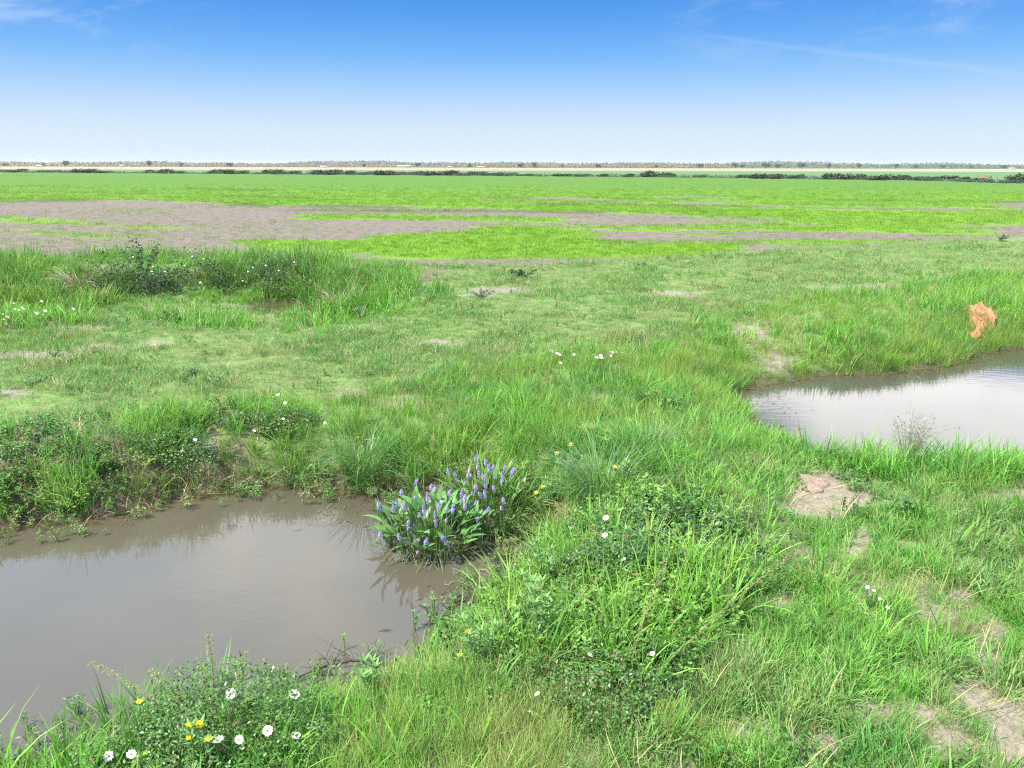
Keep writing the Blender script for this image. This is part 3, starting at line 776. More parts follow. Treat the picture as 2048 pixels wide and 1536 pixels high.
# --- sparse blades standing in the shallows
def w(x, y, z, R):
    a = sstep(-1.0, -.05, R['lp']) * (R['lp'] < 0) * .6 * thin(x, y, .7, .38, .55, 77) * (x < -1.2) * (y > 6.5)
    b = sstep(-.9, -.1, R['rp']) * (R['rp'] < 0) * .22
    return np.maximum(a, b)
x, y, z, R, g = scatter(9000, 5, 26, .8, w, seed=16)
P_SPARSE = [tuft('sparse_tuft', M_GRASS, 4, .12, .16, .007, .6, .5, 3) for _ in range(4)]
tint = patchmix(x, y, [(.14, .20, .06), (.10, .16, .05), (.20, .19, .10)], 1.0, 78)
field_of('shallow_grass', 'thin grass blades poking out of the pond shallows', 'grass', x, y, np.full(len(x), -.03), tint, g.uniform(.5, 1.1, len(x)), P_SPARSE, g, .4)

# --- seedlings and stubble of the field
def w(x, y, z, R): return R['field'] * np.maximum(.16 * thin(x, y, .12, .42, .6, 86), sstep(.15, .95, R['lime'] + .7 * (fbm(x * .9, y * .9, 81, 3) - .5))) * (y > 20) * sstep(165, 60, y)
x, y, z, R, g = scatter(80000, 26, 170, 1.7, w, th=(-40, 40), seed=17)
tint = patchmix(x, y, [(.10, .22, .012), (.14, .27, .010), (.115, .245, .014)], .2, 82)
field_of('rice_seedlings', 'bright lime green crop seedlings in strips across the field', 'seedlings', x, y, z, tint, g.uniform(.7, 1.3, len(x)) * (.8 + y / 90), P_RICE, g, .2)
def w(x, y, z, R): return np.maximum(R['field'] * (1 - R['lime']) * .16 * thin(x, y, .3, .4, .6, 84), R['lev'] * R['field'] * .8)
x, y, z, R, g = scatter(45000, 27, 150, 1.5, w, th=(-40, 40), seed=18)
tint = patchmix(x, y, [(.10, .09, .045), (.14, .17, .05), (.07, .085, .03)], .6, 85)
field_of('field_stubble', 'dark stubble and small weeds on the bare soil of the field', 'stubble', x, y, z, tint, g.uniform(.45, 1.0, len(x)) * (.6 + y / 80), P_RICE, g, .4)

# --- bits of straw and leaf floating near the shores
P_FLOAT = []
for _ in range(3):
    mb = MB()
    for k in range(7):
        a = random.uniform(0, 2 * PI); p = V(random.gauss(0, .1), random.gauss(0, .1), .006)
        leaflet(mb, p, V(math.cos(a), math.sin(a), 0), V(0, 0, 1), random.uniform(.03, .10), random.uniform(.006, .014), random.random())
    P_FLOAT.append(mb.obj('flecks', M_STRAW, link=False))
def w(x, y, z, R):
    d = np.minimum(R['lp'], R['rp'])
    return (d < -.03) * sstep(-1.3, -.02, d) ** 2 * thin(x, y, .8, .42, .62, 93)
x, y, z, R, g = scatter(11000, 5, 24, .8, w, seed=21)
tint = patchmix(x, y, [(.22, .18, .10), (.08, .06, .035), (.15, .19, .06)], 1.0, 94)
field_of('floating_litter', 'bits of straw and leaf floating along the pond shores', 'litter', x, y, np.zeros(len(x)), tint, g.uniform(.8, 2.0, len(x)), P_FLOAT, g, .0)
# ------------------------------------------------------------------ single plants and other things
M_ROSE = leafy('rose_leaf', (.072, .155, .036), var=.55, straw=.015, strawcol=(.20, .10, .045), trans=.28, rough=.4, spec=.4)
M_ROSEPALE = leafy('rose_young_leaf', (.19, .26, .07), var=.35, straw=.10, strawcol=(.33, .22, .11), trans=.3)
M_CANE = plain('cane_bark', (.17, .14, .09), noise=40)
M_PETAL = plain('white_petal', (.80, .79, .74), .6, .2, trans=.25)
M_STAMEN = plain('yellow_stamens', (.75, .47, .04), .7, .1, noise=300)
M_YPETAL = plain('yellow_petal', (.85, .60, .01), .55, .2, trans=.2)
M_PINK = plain('pink_petal', (.82, .62, .68), .6, .2, trans=.25)
M_PICK = leafy('pickerel_leaf', (.10, .23, .06), var=.3, trans=.22, rough=.4, spec=.35, warm=.3)
M_SLIM = leafy('slim_leaf', (.11, .22, .05), var=.3, trans=.25, rough=.35)
M_SPIKE = leafy('violet_flower', (.37, .265, .64), var=.3, trans=.2, warm=0, straw=.25, strawcol=(.50, .40, .75))
M_STEM = plain('green_stem', (.14, .20, .06), .5)
M_LUD = leafy('pale_lance_leaf', (.15, .29, .085), var=.25, trans=.3)
M_SEDGE = leafy('sedge_blade', (.115, .225, .085), var=.28, trans=.3, straw=.05, rough=.35, spec=.4)
M_SEED = leafy('sedge_seed', (.21, .28, .055), var=.3, trans=.2, warm=.2)
M_CLUMP = leafy('clump_blade', (.115, .27, .042), var=.3, trans=.4, straw=.03)
M_DSTRAW = leafy('pale_straw', (.33, .28, .20), var=.3, trans=.15, warm=.1)
M_DARK = leafy('dark_shrub_leaf', (.034, .07, .024), var=.45, trans=.2)
M_FARLEAF = leafy('far_foliage', (.024, .048, .016), var=.5, trans=.15)
M_TREELEAF = leafy('far_tree_leaf', (.045, .080, .035), var=.35, trans=.15)
M_BARK = plain('bark', (.10, .08, .06), noise=8)
M_WOODS = leafy('far_wood_leaf', (.075, .10, .055), var=.35, trans=.15)
M_BRUSH = leafy('brushwood', (.15, .10, .075), var=.35, trans=.1, warm=.2)
M_TWIG = plain('wet_twig', (.05, .038, .028), .6, noise=30)
M_SOIL = plain('dry_soil', (.23, .175, .13), .95, .1, noise=26, amp=.3, bump=.8)
M_TARP = plain('orange_cloth', (.43, .155, .09), .55, .3, noise=3, amp=.06, trans=.12)
M_WALL = plain('shed_wall', (.30, .29, .26), .8); M_ROOF = plain('shed_roof', (.34, .34, .33), .6)
M_BRICK = plain('rubble', (.27, .10, .06), .9, noise=1.5)

def raypoint(u, v, y):
    d = ray(u, v); t = (y - CAM[1]) / d[1]
    return CAM + d * t

def dome_hit(u, v, c, rad):
    d = ray(u, v)
    t = np.linspace(2.5, 40, 9000); P = CAM + d * t[:, None]
    q = ((P - np.array(c)) / np.array(rad)); s = (q ** 2).sum(1)
    k = np.argmax(s < 1.0) if (s < 1.0).any() else int(np.argmin(s))
    return P[k]

def petals(n, L, Wd, cup, mat, name, notch=False):
    mb = MB()
    for k in range(n):
        a = 2 * PI * k / n + random.uniform(-.12, .12); d = V(math.cos(a), math.sin(a), 0); s = V(-d[1], d[0], 0); c = cup * random.uniform(.6, 1.4)
        vs = [d * L * .08, d * L * .5 - s * Wd * .42 + V(0, 0, c * .5), d * L * .5 + V(0, 0, c * .32), d * L * .5 + s * Wd * .42 + V(0, 0, c * .5),
              d * L * .93 - s * Wd * .38 + V(0, 0, c), d * L * (.86 if notch else 1.0) + V(0, 0, c * .9), d * L * .93 + s * Wd * .38 + V(0, 0, c)]
        mb.add(vs, [(0, 2, 1), (0, 3, 2), (1, 2, 5, 4), (2, 3, 6, 5)], random.random(), .5)
    return mb.mesh(name, mat)

def disc(r, h, mat, name):
    mb = MB()
    for k in range(26):
        a = random.uniform(0, 2 * PI); q = r * math.sqrt(random.random())
        p = V(q * math.cos(a), q * math.sin(a), 0)
        ribbon(mb, p * .4, a, .2, q / r * .9, h * random.uniform(.7, 1.2), r * .30, 1, random.random(), prof=lambda t: 1.0)
    return mb.mesh(name, mat)

PW = [petals(5, .040, .046, .012, M_PETAL, 'white_flower', True) for _ in range(3)]
SW = disc(.013, .012, M_STAMEN, 'stamens')
PY = [petals(5, .024, .024, .008, M_YPETAL, 'yellow_flower') for _ in range(3)]
PP = [petals(4, .030, .040, .012, M_PINK, 'pink_flower') for _ in range(2)]

def flower(name, me, root, p, tilt=.6, s=1.0, disc_me=None):
    o = bpy.data.objects.new(name, me); COL.objects.link(o); o.parent = root
    o.location = Vector(p) - root.location
    toc = Vector(CAM) - Vector(p); n = (toc.normalized() * random.uniform(.3, .9) + Vector((random.gauss(0, .35), random.gauss(0, .35), random.uniform(.5, 1)))).normalized()
    o.rotation_euler = n.to_track_quat('Z', 'Y').to_euler(); o.scale = (s * random.uniform(.85, 1.12),) * 3
    if disc_me:
        d = bpy.data.objects.new('stamens', disc_me); COL.objects.link(d); d.parent = o
    return o

def bez(a, b, c, n=12): return [a * (1 - t) ** 2 + 2 * b * t * (1 - t) + c * t * t for t in np.linspace(0, 1, n)]

def rose_bush(label, base, rad, nleaf, canes, flowers, group=None, mat=None, fs=.84, L=.033, name='rose_bush', cat='rose bush', px_flower=PW, disc_me=SW):
    loc = hit(*base); root = thing(name, label, cat, loc, group)
    lb, sb = MB(), MB()
    sd = random.randrange(999)
    def lump(a, e): return .58 + .85 * float(vnoise(np.array([a * 1.3 + sd]), np.array([e * 2.2]), 7)[0])
    for k in range(nleaf):
        a = random.uniform(0, 2 * PI); e = math.asin(random.uniform(.0, 1.0))
        q = lump(a, e) * random.uniform(.55, 1.0) ** .5
        n = V(math.cos(a) * math.cos(e), math.sin(a) * math.cos(e), math.sin(e))
        p = n * q * np.array(rad)
        d = V(random.gauss(0, 1), random.gauss(0, 1), random.gauss(.2, .5)); s = random.uniform(.6, 1.25)
        leaflet(lb, p, d, n + V(0, 0, .9) + V(random.gauss(0, .5), random.gauss(0, .5), 0), L * s, L * .58 * s, random.random())
    for k in range(9):
        a = random.uniform(0, 2 * PI); r = random.uniform(.5, .95)
        e = V(rad[0] * r * math.cos(a), rad[1] * r * math.sin(a), rad[2] * random.uniform(.2, .6))
        tube(sb, bez(V(0, 0, -.03), V(e[0] * .4, e[1] * .4, rad[2] * 1.0), e), .005, .0025, 4)
    for (u, v, dy) in canes:
        pb = MB()
        tip = raypoint(u, v, loc.y + dy) - np.array(loc)
        st = V(tip[0] * .25, tip[1] * .25, rad[2] * .3)
        pts = bez(st, st * .45 + tip * .55 + V(0, 0, .10), tip, 16)
        tube(pb, pts, .0055, .002, 5, m=1)
        for j in range(3, 16):
            for q in range(14):
                d = nrm(V(random.gauss(0, 1), random.gauss(0, 1), random.gauss(.3, .7))); s = random.uniform(.4, .8)
                p = pts[j] + (pts[j] - pts[j - 1]) * random.uniform(-1, 0)
                leaflet(pb, p + d * .010, d, V(random.gauss(0, .4), random.gauss(0, .4), 1), L * s, L * .5 * s, random.random())
        pb.obj('young_shoot', [M_ROSEPALE, M_CANE], root)
    lb.obj('foliage', mat or M_ROSE, root); sb.obj('cane', M_CANE, root)
    for (u, v) in flowers:
        p = dome_hit(u, v, loc, [r * 1.04 for r in rad])
        flower('flower', random.choice(px_flower), root, p, s=fs, disc_me=disc_me)
    return root

rose_bush('low dense rose bush with white blooms at the near edge of the murky pond', (440, 1505), (.66, .46, .42), 8500,
          [(178, 1325, .25), (300, 1342, .2), (418, 1266, .25), (492, 1306, .2), (400, 1330, .1)], [(461, 1388), (588, 1390), (437, 1482), (477, 1480), (535, 1462), (591, 1472), (262, 1509), (218, 1512)], 'white rose bushes', L=.027)
rose_bush('broad dark rose thicket in tall grass on the near bank, long thorny cane reaching right', (1230, 1395), (.80, .5, .27), 5200,
          [(1578, 1116, .75), (1330, 1120, .5)], [(1075, 1388), (1060, 1428), (1180, 1310), (1193, 1275), (1305, 1308)], 'white rose bushes', fs=.55)
rose_bush('sprawling pale-tipped rose bush with three white blooms beside the purple flower clump', (1215, 1150), (.48, .36, .38), 3200,
          [(1110, 1010, .3), (1330, 1115, .2), (1180, 1050, .1)], [(1212, 1036), (1210, 1071), (1247, 1120)], 'white rose bushes', fs=.75)
rose_bush('dark rose bush with a large white bloom on the far bank of the murky pond', (375, 925), (.62, .36, .42), 3000, [(430, 850, .1)], [(390, 880), (366, 903)], 'white rose bushes', fs=.75)
rose_bush('dark rose bush among grass at the top of the murky pond bank, blooms facing up', (565, 862), (.55, .36, .40), 2600, [], [(508, 862), (556, 790), (570, 806), (566, 838), (650, 846)], 'white rose bushes', fs=.62)
rose_bush('dark leafy bramble without blooms near the top of the left pond bank', (235, 905), (.6, .4, .32), 1500, [], [], None, name='bramble', cat='bramble')
rose_bush('dark bramble at the left end of the pond bank above the straw', (70, 905), (.6, .4, .28), 1300, [], [], None, name='bramble', cat='bramble')
Z3 = lambda x, y: (x / 2.926, 480 + y / 2.926)
rose_bush('almost black rose bush left of centre on the tall grass bank by the field', (235, 575), (1.5, .9, 1.05), 1500, [], [Z3(705, 147), Z3(780, 100), Z3(895, 155)], 'rose bushes on the bank by the field', M_DARK, .65, .085)
rose_bush('dark rose bush with a row of small blooms over the yellow-green hollow', (310, 585), (.9, .6, .65), 1000, [], [Z3(888, 185), Z3(895, 200), Z3(965, 187), Z3(1172, 250)], 'rose bushes on the bank by the field', M_DARK, 1.0, .08)
rose_bush('dark rose bush in the middle of the tall grass bank by the field', (385, 572), (1.4, .8, 1.0), 1300, [], [Z3(1080, 150), Z3(1125, 97), Z3(1190, 110)], 'rose bushes on the bank by the field', M_DARK, .65, .085)
rose_bush('dark rose bush nearest the puddle on the tall grass bank by the field', (535, 580), (1.5, .7, .95), 1300, [], [Z3(1480, 160), Z3(1555, 150), Z3(1630, 180), Z3(1722, 130), Z3(1420, 240), Z3(1450, 185)], 'rose bushes on the bank by the field', M_DARK, .65, .085)

# --- pickerelweed: the broad-leaved clump in the water and the slimmer one behind it
def spike_mesh(L, r):
    mb = MB()
    n = 62
    for k in range(n):
        t = k / n; a = k * 2.4
        rr = r * (math.sin(PI * (0.12 + .86 * t)) ** .6)
        p = V(rr * .55 * math.cos(a), rr * .55 * math.sin(a), L * t); d = V(math.cos(a), math.sin(a), .25)
        leaflet(mb, p, d, V(random.gauss(0, .5), random.gauss(0, .5), 1), rr * 1.1, rr * 1.1, random.random())
    tube(mb, [V(0, 0, 0), V(0, 0, L)], r * .5, r * .3, 6, .3)
    return mb.mesh('flower_spike', M_SPIKE)
SPK = [spike_mesh(.11, .0135), spike_mesh(.085, .013), spike_mesh(.125, .014), spike_mesh(.06, .0105)]
ZP = lambda x, y: (650 + x / 3.413, 850 + y / 3.413)

def pickerel(label, cu, cv, ru, rv, spikes, nleaf, LL, LW, mat, hs):
    c = unproj(cu, cv, 0.0); loc = Vector((c[0], c[1], 0.0)); root = thing('pickerelweed', label, 'pickerelweed', loc, 'pickerelweed clumps')
    lf, st = MB(), MB()
    for k in range(nleaf):
        a = random.uniform(0, 2 * PI); q = math.sqrt(random.random())
        b = V(ru * .75 * q * math.cos(a), rv * .75 * q * math.sin(a), -.1)
        out = random.gauss(a, 1.1); h = random.uniform(*hs) * (1.1 - .55 * q)
        lean = .12 + .35 * q
        top = b + V(math.cos(out) * lean * h * 1.2, math.sin(out) * lean * h * 1.2, h + .1)
        tube(st, bez(b, b * .4 + top * .6 + V(0, 0, .08), top, 6), .006, .0045, 4, random.random())
        s = random.uniform(.75, 1.25)
        th = random.uniform(.05, .7) + .6 * q * random.random()
        ribbon(lf, top, out + random.gauss(0, .4), th, th + random.uniform(.2, 1.1), LL * s, LW * s, 7, random.random(), heart, fold=random.uniform(.15, .35), twist=random.uniform(-.5, .5))
    for k in range(int(nleaf * .35)):                     # bent and drowned stems round the foot
        a = random.uniform(0, 2 * PI); b = V(ru * .8 * math.cos(a), rv * .8 * math.sin(a), .02)
        e = b + V(math.cos(a + random.gauss(0, .7)), math.sin(a + random.gauss(0, .7)), 0) * random.uniform(.1, .3); e[2] = random.uniform(-.03, .05)
        tube(st, bez(b * .8 + V(0, 0, .12), (b + e) * .5 + V(0, 0, .10), e, 6), .005, .003, 4, random.random())
    for i, (x, y) in enumerate(spikes):
        u, v = ZP(x, y + 14)
        h = .62 * hs[1] / .5 * random.uniform(.8, 1.05)
        p = unproj(u, v, h)
        q = np.array([(p[0] - c[0]) / ru, (p[1] - c[1]) / rv]); m = np.linalg.norm(q)
        yy = p[1]
        if m > 1.0: yy = c[1] + (p[1] - c[1]) / m
        pt = raypoint(u, v, yy) - np.array(loc)
        o = bpy.data.objects.new('flower_spike', SPK[i % 4]); COL.objects.link(o); o.parent = root; o.location = pt
        o.rotation_euler = (random.gauss(0, .2), random.gauss(0, .2), random.uniform(0, 6)); o.scale = (1, 1, random.uniform(.7, 1.2))
        tube(st, bez(V(pt[0] * .85, pt[1] * .85, -.1), V(pt[0] * .95, pt[1] * .95, pt[2] * .6), pt, 5), .005, .004, 4, .6)
    lf.obj('leaves', mat, root); st.obj('stems', M_STEM if mat is M_PICK else M_SLIM, root)

FR = [(612, 395), (520, 470), (370, 560), (388, 580), (465, 585), (497, 550), (545, 575), (615, 490), (722, 430), (750, 440), (703, 520), (570, 660), (565, 705), (637, 620), (683, 605), (750, 620), (770, 575), (830, 580), (868, 590), (825, 660), (760, 685), (373, 755), (518, 780), (637, 785), (680, 810), (785, 780), (842, 820), (630, 865), (835, 475)]
BK = [(837, 330), (887, 345), (897, 385), (957, 397), (933, 480), (932, 525), (983, 355), (997, 340), (1043, 295), (1043, 345), (1100, 265), (1095, 345), (1090, 380), (1145, 290), (1130, 310), (1160, 360), (1220, 305), (1205, 350), (1205, 400), (1293, 305), (1268, 345), (1105, 425), (1028, 437), (1000, 467), (1155, 440), (1070, 490), (1098, 490), (1020, 535), (960, 505), (955, 570), (1225, 530), (1203, 570), (1105, 585), (1037, 650), (1025, 245)]
pickerel('lush broad-leaved clump of purple-spiked pickerelweed standing in the murky pond', 862, 1082, .66, .62, FR, 200, .22, .078, M_PICK, (.16, .46))
pickerel('slender thin-leaved pickerelweed clump with paler violet spikes by the pond corner', 980, 1028, .70, .95, BK, 200, .25, .030, M_SLIM, (.20, .44))

# --- water primroses: pale lance-leaved herbs with yellow flowers
def primrose(label, base, flowers, nst=6, H=.42, group='yellow-flowered water primroses', spread=.2, Ll=.085, z0=None):
    loc = hit(*base); root = thing('water_primrose', label, 'water primrose', loc, group)
    lf, st = MB(), MB()
    tips = [raypoint(u, v, loc.y + random.uniform(-.04, .04)) - np.array(loc) for u, v in flowers]
    for k in range(nst):
        a = random.uniform(0, 2 * PI); tips.append(V(math.cos(a) * spread * random.random(), math.sin(a) * spread * random.random(), H * random.uniform(.6, 1.1)))
    for i, tp in enumerate(tips):
        tp = V(tp[0], tp[1], max(tp[2], .10))
        pts = bez(V(tp[0] * .35, tp[1] * .35, -.03), V(tp[0] * .5, tp[1] * .5, tp[2] * .6), tp, 10)
        tube(st, pts, .005, .003, 5)
        a = random.uniform(0, 6)
        for j in range(2, 10):
            for q in range(3):
                a += 2.4; s = random.uniform(.6, 1.1)
                p = pts[j - 1] + (pts[j] - pts[j - 1]) * random.random()
                th = random.uniform(.5, 1.1); ribbon(lf, p, a, th, th + random.uniform(.1, .6), Ll * s, Ll * .24 * s, 4, random.random(), lance, fold=.2)
        for q in range(5):
            ribbon(lf, tp, q * 1.26 + a, random.uniform(.5, 1.0), 1.3, Ll * .75, Ll * .2, 4, random.random(), lance, fold=.2)
        if i < len(flowers):
            flower('flower', random.choice(PY), root, np.array(loc) + tp + V(0, 0, .012))
    lf.obj('leaves', M_LUD, root); st.obj('stems', M_STEM, root)
primrose('pale leafy primrose with three yellow flowers right of the purple clump\'s foot', (1060, 1275), [(1030, 1218), (1030, 1242), (1018, 1268)], 7, .5)
primrose('leafy primrose with two yellow flowers leaning over the pond corner', (955, 1345), [(936, 1266), (920, 1314)], 7)
primrose('primrose with one bright yellow flower between pond and rose bush', (1095, 1185), [(1076, 1142)], 6)
primrose('primrose with a pair of yellow flowers directly behind the violet spikes', (1092, 1025), [(1072, 988), (1085, 976)], 5)
primrose('tall primrose with several yellow flowers left of the blue-green sedge', (1140, 970), [(1113, 909), (1142, 891), (1145, 923)], 5)
primrose('primrose with a single yellow flower in front of the blue-green sedge', (1250, 985), [(1229, 937)], 4)
primrose('primrose with one yellow flower above a white bloom in tall grass', (1265, 1150), [(1258, 1098)], 4)
primrose('primrose with four yellow flowers beside the white daisy-like blooms', (400, 1575), [(398, 1452), (379, 1455), (381, 1479), (417, 1484)], 4, .3)
primrose('primrose with a single yellow flower left of the low rose bush', (288, 1468), [(279, 1407)], 3, .3)
primrose('flowerless primrose with a star of pale leaves above the rose bush', (487, 1440), [], 3, .45, None)
primrose('flowerless whorled primrose on the bank edge below the pond corner', (745, 1400), [], 6, .3, None)
primrose('large pale primrose without flowers in the tall grass by the pond', (1080, 1310), [], 8, .55, None)
primrose('thin primrose stem standing alone in the murky water', (828, 1262), [], 2, .22, 'lone stems in the murky pond', .04, .05)
primrose('thin primrose stem in the water above the dead branch', (690, 1300), [], 1, .16, 'lone stems in the murky pond', .04, .04)
primrose('thin primrose stems in the water between the dark twigs and bank', (868, 1245), [], 4, .25, 'lone stems in the murky pond', .12, .05)

# --- sedges
def sedge(label, base, n, L, Wd, R=.14, mat=M_SEDGE, cat='sedge', name='sedge_clump', heads=0, curl=1.15, lean=.3, wind=0.0, group=None):
    loc = hit(*base); root = thing(name, label, cat, loc, group)
    mb = MB()
    for k in range(n):
        a = random.uniform(0, 2 * PI); q = math.sqrt(random.random()); th = abs(random.gauss(0, lean)) + .2 * q
        ribbon(mb, (R * q * math.cos(a), R * q * math.sin(a), -.03), a + random.gauss(0, .7) * (1 - wind), th, min(2.4, th + abs(random.gauss(curl, .4))), L * random.uniform(.6, 1.1), Wd * random.uniform(.7, 1.2), 7, random.random(), twist=random.uniform(-.7, .7))
    mb.obj('blades', mat, root)
    for k in range(heads):
        a = random.uniform(0, 2 * PI); h = L * random.uniform(.6, .85); q = random.uniform(.1, .5) * L
        tp = V(q * math.cos(a), q * math.sin(a), h); sb = MB()
        tube(sb, bez(V(0, 0, 0), V(tp[0] * .3, tp[1] * .3, h * .7), tp, 7), .003, .002, 4)
        for j in range(9):
            an = j * .7; d = V(math.cos(an), math.sin(an), random.uniform(.2, 1)); e = tp + nrm(d) * random.uniform(.03, .06)
            tube(sb, [tp, e], .0012, .001, 3)
            for w_ in range(7): leaflet(sb, e, V(random.gauss(0, 1), random.gauss(0, 1), random.gauss(.2, .6)), V(0, 0, 1), .018, .007, random.random())
        for j in range(5): ribbon(sb, tp, j * 1.26, 1.0, 1.6, .13, .006, 4, random.random())
        sb.obj('seed_head', M_SEED, root)
    return root
sedge('large fountain of blue-green sedge on the far bank edge of the murky pond', (728, 955), 190, 1.0, .010, .18, curl=1.35)
sedge('large arching blue-green sedge behind the yellow flowers on the isthmus', (1200, 1000), 260, 1.0, .010, .24, curl=1.3, heads=3)
sedge('blue-green sedge with curving blades right of the larger sedge on the isthmus', (1290, 925), 170, .85, .009, .2, heads=2)
sedge('smaller drooping sedge further left along the far pond bank', (590, 965), 80, .65, .009, .14, curl=1.5)
for lab, b in (('yellow-headed flatsedge just behind the slender violet flower spikes', (1068, 985)), ('yellow-green flatsedge tuft behind the large arching sedge', (1170, 905)), ('flatsedge with umbrella seed heads beside the broad leaf plant on the isthmus', (1290, 830)),
               ('yellowish flatsedge next to the large white bloom on the far pond bank', (365, 875)), ('yellowing flatsedge halfway down the far pond bank', (445, 925)), ('yellow flatsedge low on the far pond bank near the water', (275, 975))):
    sedge(lab, b, 26, .45, .006, .06, M_SEED, 'flatsedge', 'flatsedge', heads=4, group='yellowish flatsedges')
sedge('grey fountain of dead grass on the tall bank left of the dark rose bush', (165, 590), 170, 1.3, .02, .25, M_DSTRAW, 'dead grass clump', 'dead_grass_clump', curl=1.4)
sedge('grey dead grass clump hanging over the right end of the puddle', (690, 614), 260, .85, .018, .5, M_DSTRAW, 'dead grass clump', 'dead_grass_clump', curl=1.6, lean=.6)

# --- lush clumps of broad-bladed grass
def gclump(label, base, n=46, L=.45, Wd=.015, R=.14, group=None):
    return sedge(label, base, n, L, Wd, R, M_CLUMP, 'grass clump', 'grass_clump', curl=.6, lean=.28, group=group)
for lab, b, n, L, R in (
    ('upright dark green grass clump jutting into the pale pond', (1628, 925), 90, .48, .24), ('grass clump at the pale pond between the jutting clump and the airy seed grass', (1705, 945), 50, .42, .16),
    ('grass clump directly left of the airy seed grass', (1765, 950), 40, .42, .15), ('bushy bright grass clump right of the airy seed grass', (1880, 955), 80, .46, .22),
    ('grass clump on the near rim of the pale pond, second from the frame edge', (1950, 962), 55, .44, .2), ('grass clump on the near rim of the pale pond at the frame edge', (2030, 962), 60, .46, .22),
    ('lone thin grass clump at the corner of the pale pond', (1575, 905), 16, .4, .06),
    ('tall bright grass clump at the left foot of the low rose bush', (245, 1485), 90, .55, .2), ('very tall light grass clump with a bent stalk beside the low rose bush', (320, 1455), 46, .55, .12),
    ('bright grass clump at the lower corner of the murky pond', (120, 1555), 60, .34, .22), ('thin grass clump growing up through the middle of the low rose bush', (430, 1500), 36, .62, .3), ('thin grass clump in front of the low rose bush', (520, 1530), 40, .5, .3), ('grass clump right of the low rose bush by the dead branch', (615, 1440), 34, .42, .1),
    ('tall lime grass clump rising out of the broad rose thicket', (1250, 1310), 40, .66, .2), ('tall lime grass clump left of the broad rose thicket', (1060, 1350), 40, .6, .18),
    ('tall lime grass clump at the right of the broad rose thicket', (1345, 1290), 44, .6, .2), ('lime grass clump between the sedges on the isthmus', (1130, 905), 60, .5, .2),
    ('wide grass clump on the lawn right of the earth mound', (1905, 1095), 120, .38, .4), ('dark grass clump above the two earth clods', (1655, 1180), 90, .34, .2),
    ('tall swaying grass clump at the tip of the tall bank by the puddle', (640, 600), 120, 1.15, .7), ('rounded bright grass clump between puddle and track', (668, 634), 80, .45, .4)):
    gclump(lab, b, n, L, .015 if L < 1 else .03, R)

# --- airy seed grass at the pale pond
loc = hit(1812, 945); root = thing('seed_grass', 'airy seed grass with dark spikelets standing against the pale pond', 'seed grass', loc)
sb, hb = MB(), MB()
for k in range(34):
    a = random.uniform(0, 2 * PI); h = random.uniform(.45, .80); q = random.uniform(.05, .34)
    tp = V(q * math.cos(a) * 1.3, q * math.sin(a) * .7, h)
    pts = bez(V(tp[0] * .2, tp[1] * .2, -.03), V(tp[0] * .5, tp[1] * .5, h * .7), tp, 9); tube(sb, pts, .003, .0012, 3)
    for j in range(7):
        p = pts[random.randint(3, 8)]; e = p + V(random.gauss(0, .07), random.gauss(0, .07), random.uniform(.0, .09)); tube(sb, [p, e], .0013, .001, 3)
        for w_ in range(3): leaflet(hb, e, V(random.gauss(0, 1), random.gauss(0, 1), random.gauss(.4, .5)), V(0, 0, 1), .022, .010, random.random())
sb.obj('stems', M_STEM, root); hb.obj('seed_head', leafy('dark_spikelet', (.13, .085, .065), var=.3, trans=.1), root)

# --- herbs standing on the track and the verges
def herb(label, base, W_, H, n, L, mat, cat='weed', name='weed_plant', group=None):
    loc = hit(*base); root = thing(name, label, cat, loc, group)
    lf, st = MB(), MB()
    for k in range(9):
        a = random.uniform(0, 2 * PI); q = W_ * math.sqrt(random.random()); tp = V(q * math.cos(a), q * math.sin(a), H * random.uniform(.6, 1.05) * (1 - .4 * q / W_))
        pts = bez(V(0, 0, -.03), V(tp[0] * .5, tp[1] * .5, tp[2] * .7), tp, 8); tube(st, pts, .006, .003, 4)
        for j in range(n // 9):
            p = pts[random.randint(2, 7)] + V(random.gauss(0, .02), random.gauss(0, .02), 0); s = random.uniform(.6, 1.2)
            leaflet(lf, p, V(random.gauss(0, 1), random.gauss(0, 1), random.gauss(.2, .4)), V(random.gauss(0, .3), random.gauss(0, .3), 1), L * s, L * .5 * s, random.random())
    lf.obj('leaves', mat, root); st.obj('stems', M_STEM, root)
M_HERB = leafy('herb_leaf', (.075, .20, .055), var=.3, trans=.28); M_BLUEHERB = leafy('grey_herb_leaf', (.115, .20, .095), var=.3, trans=.25)
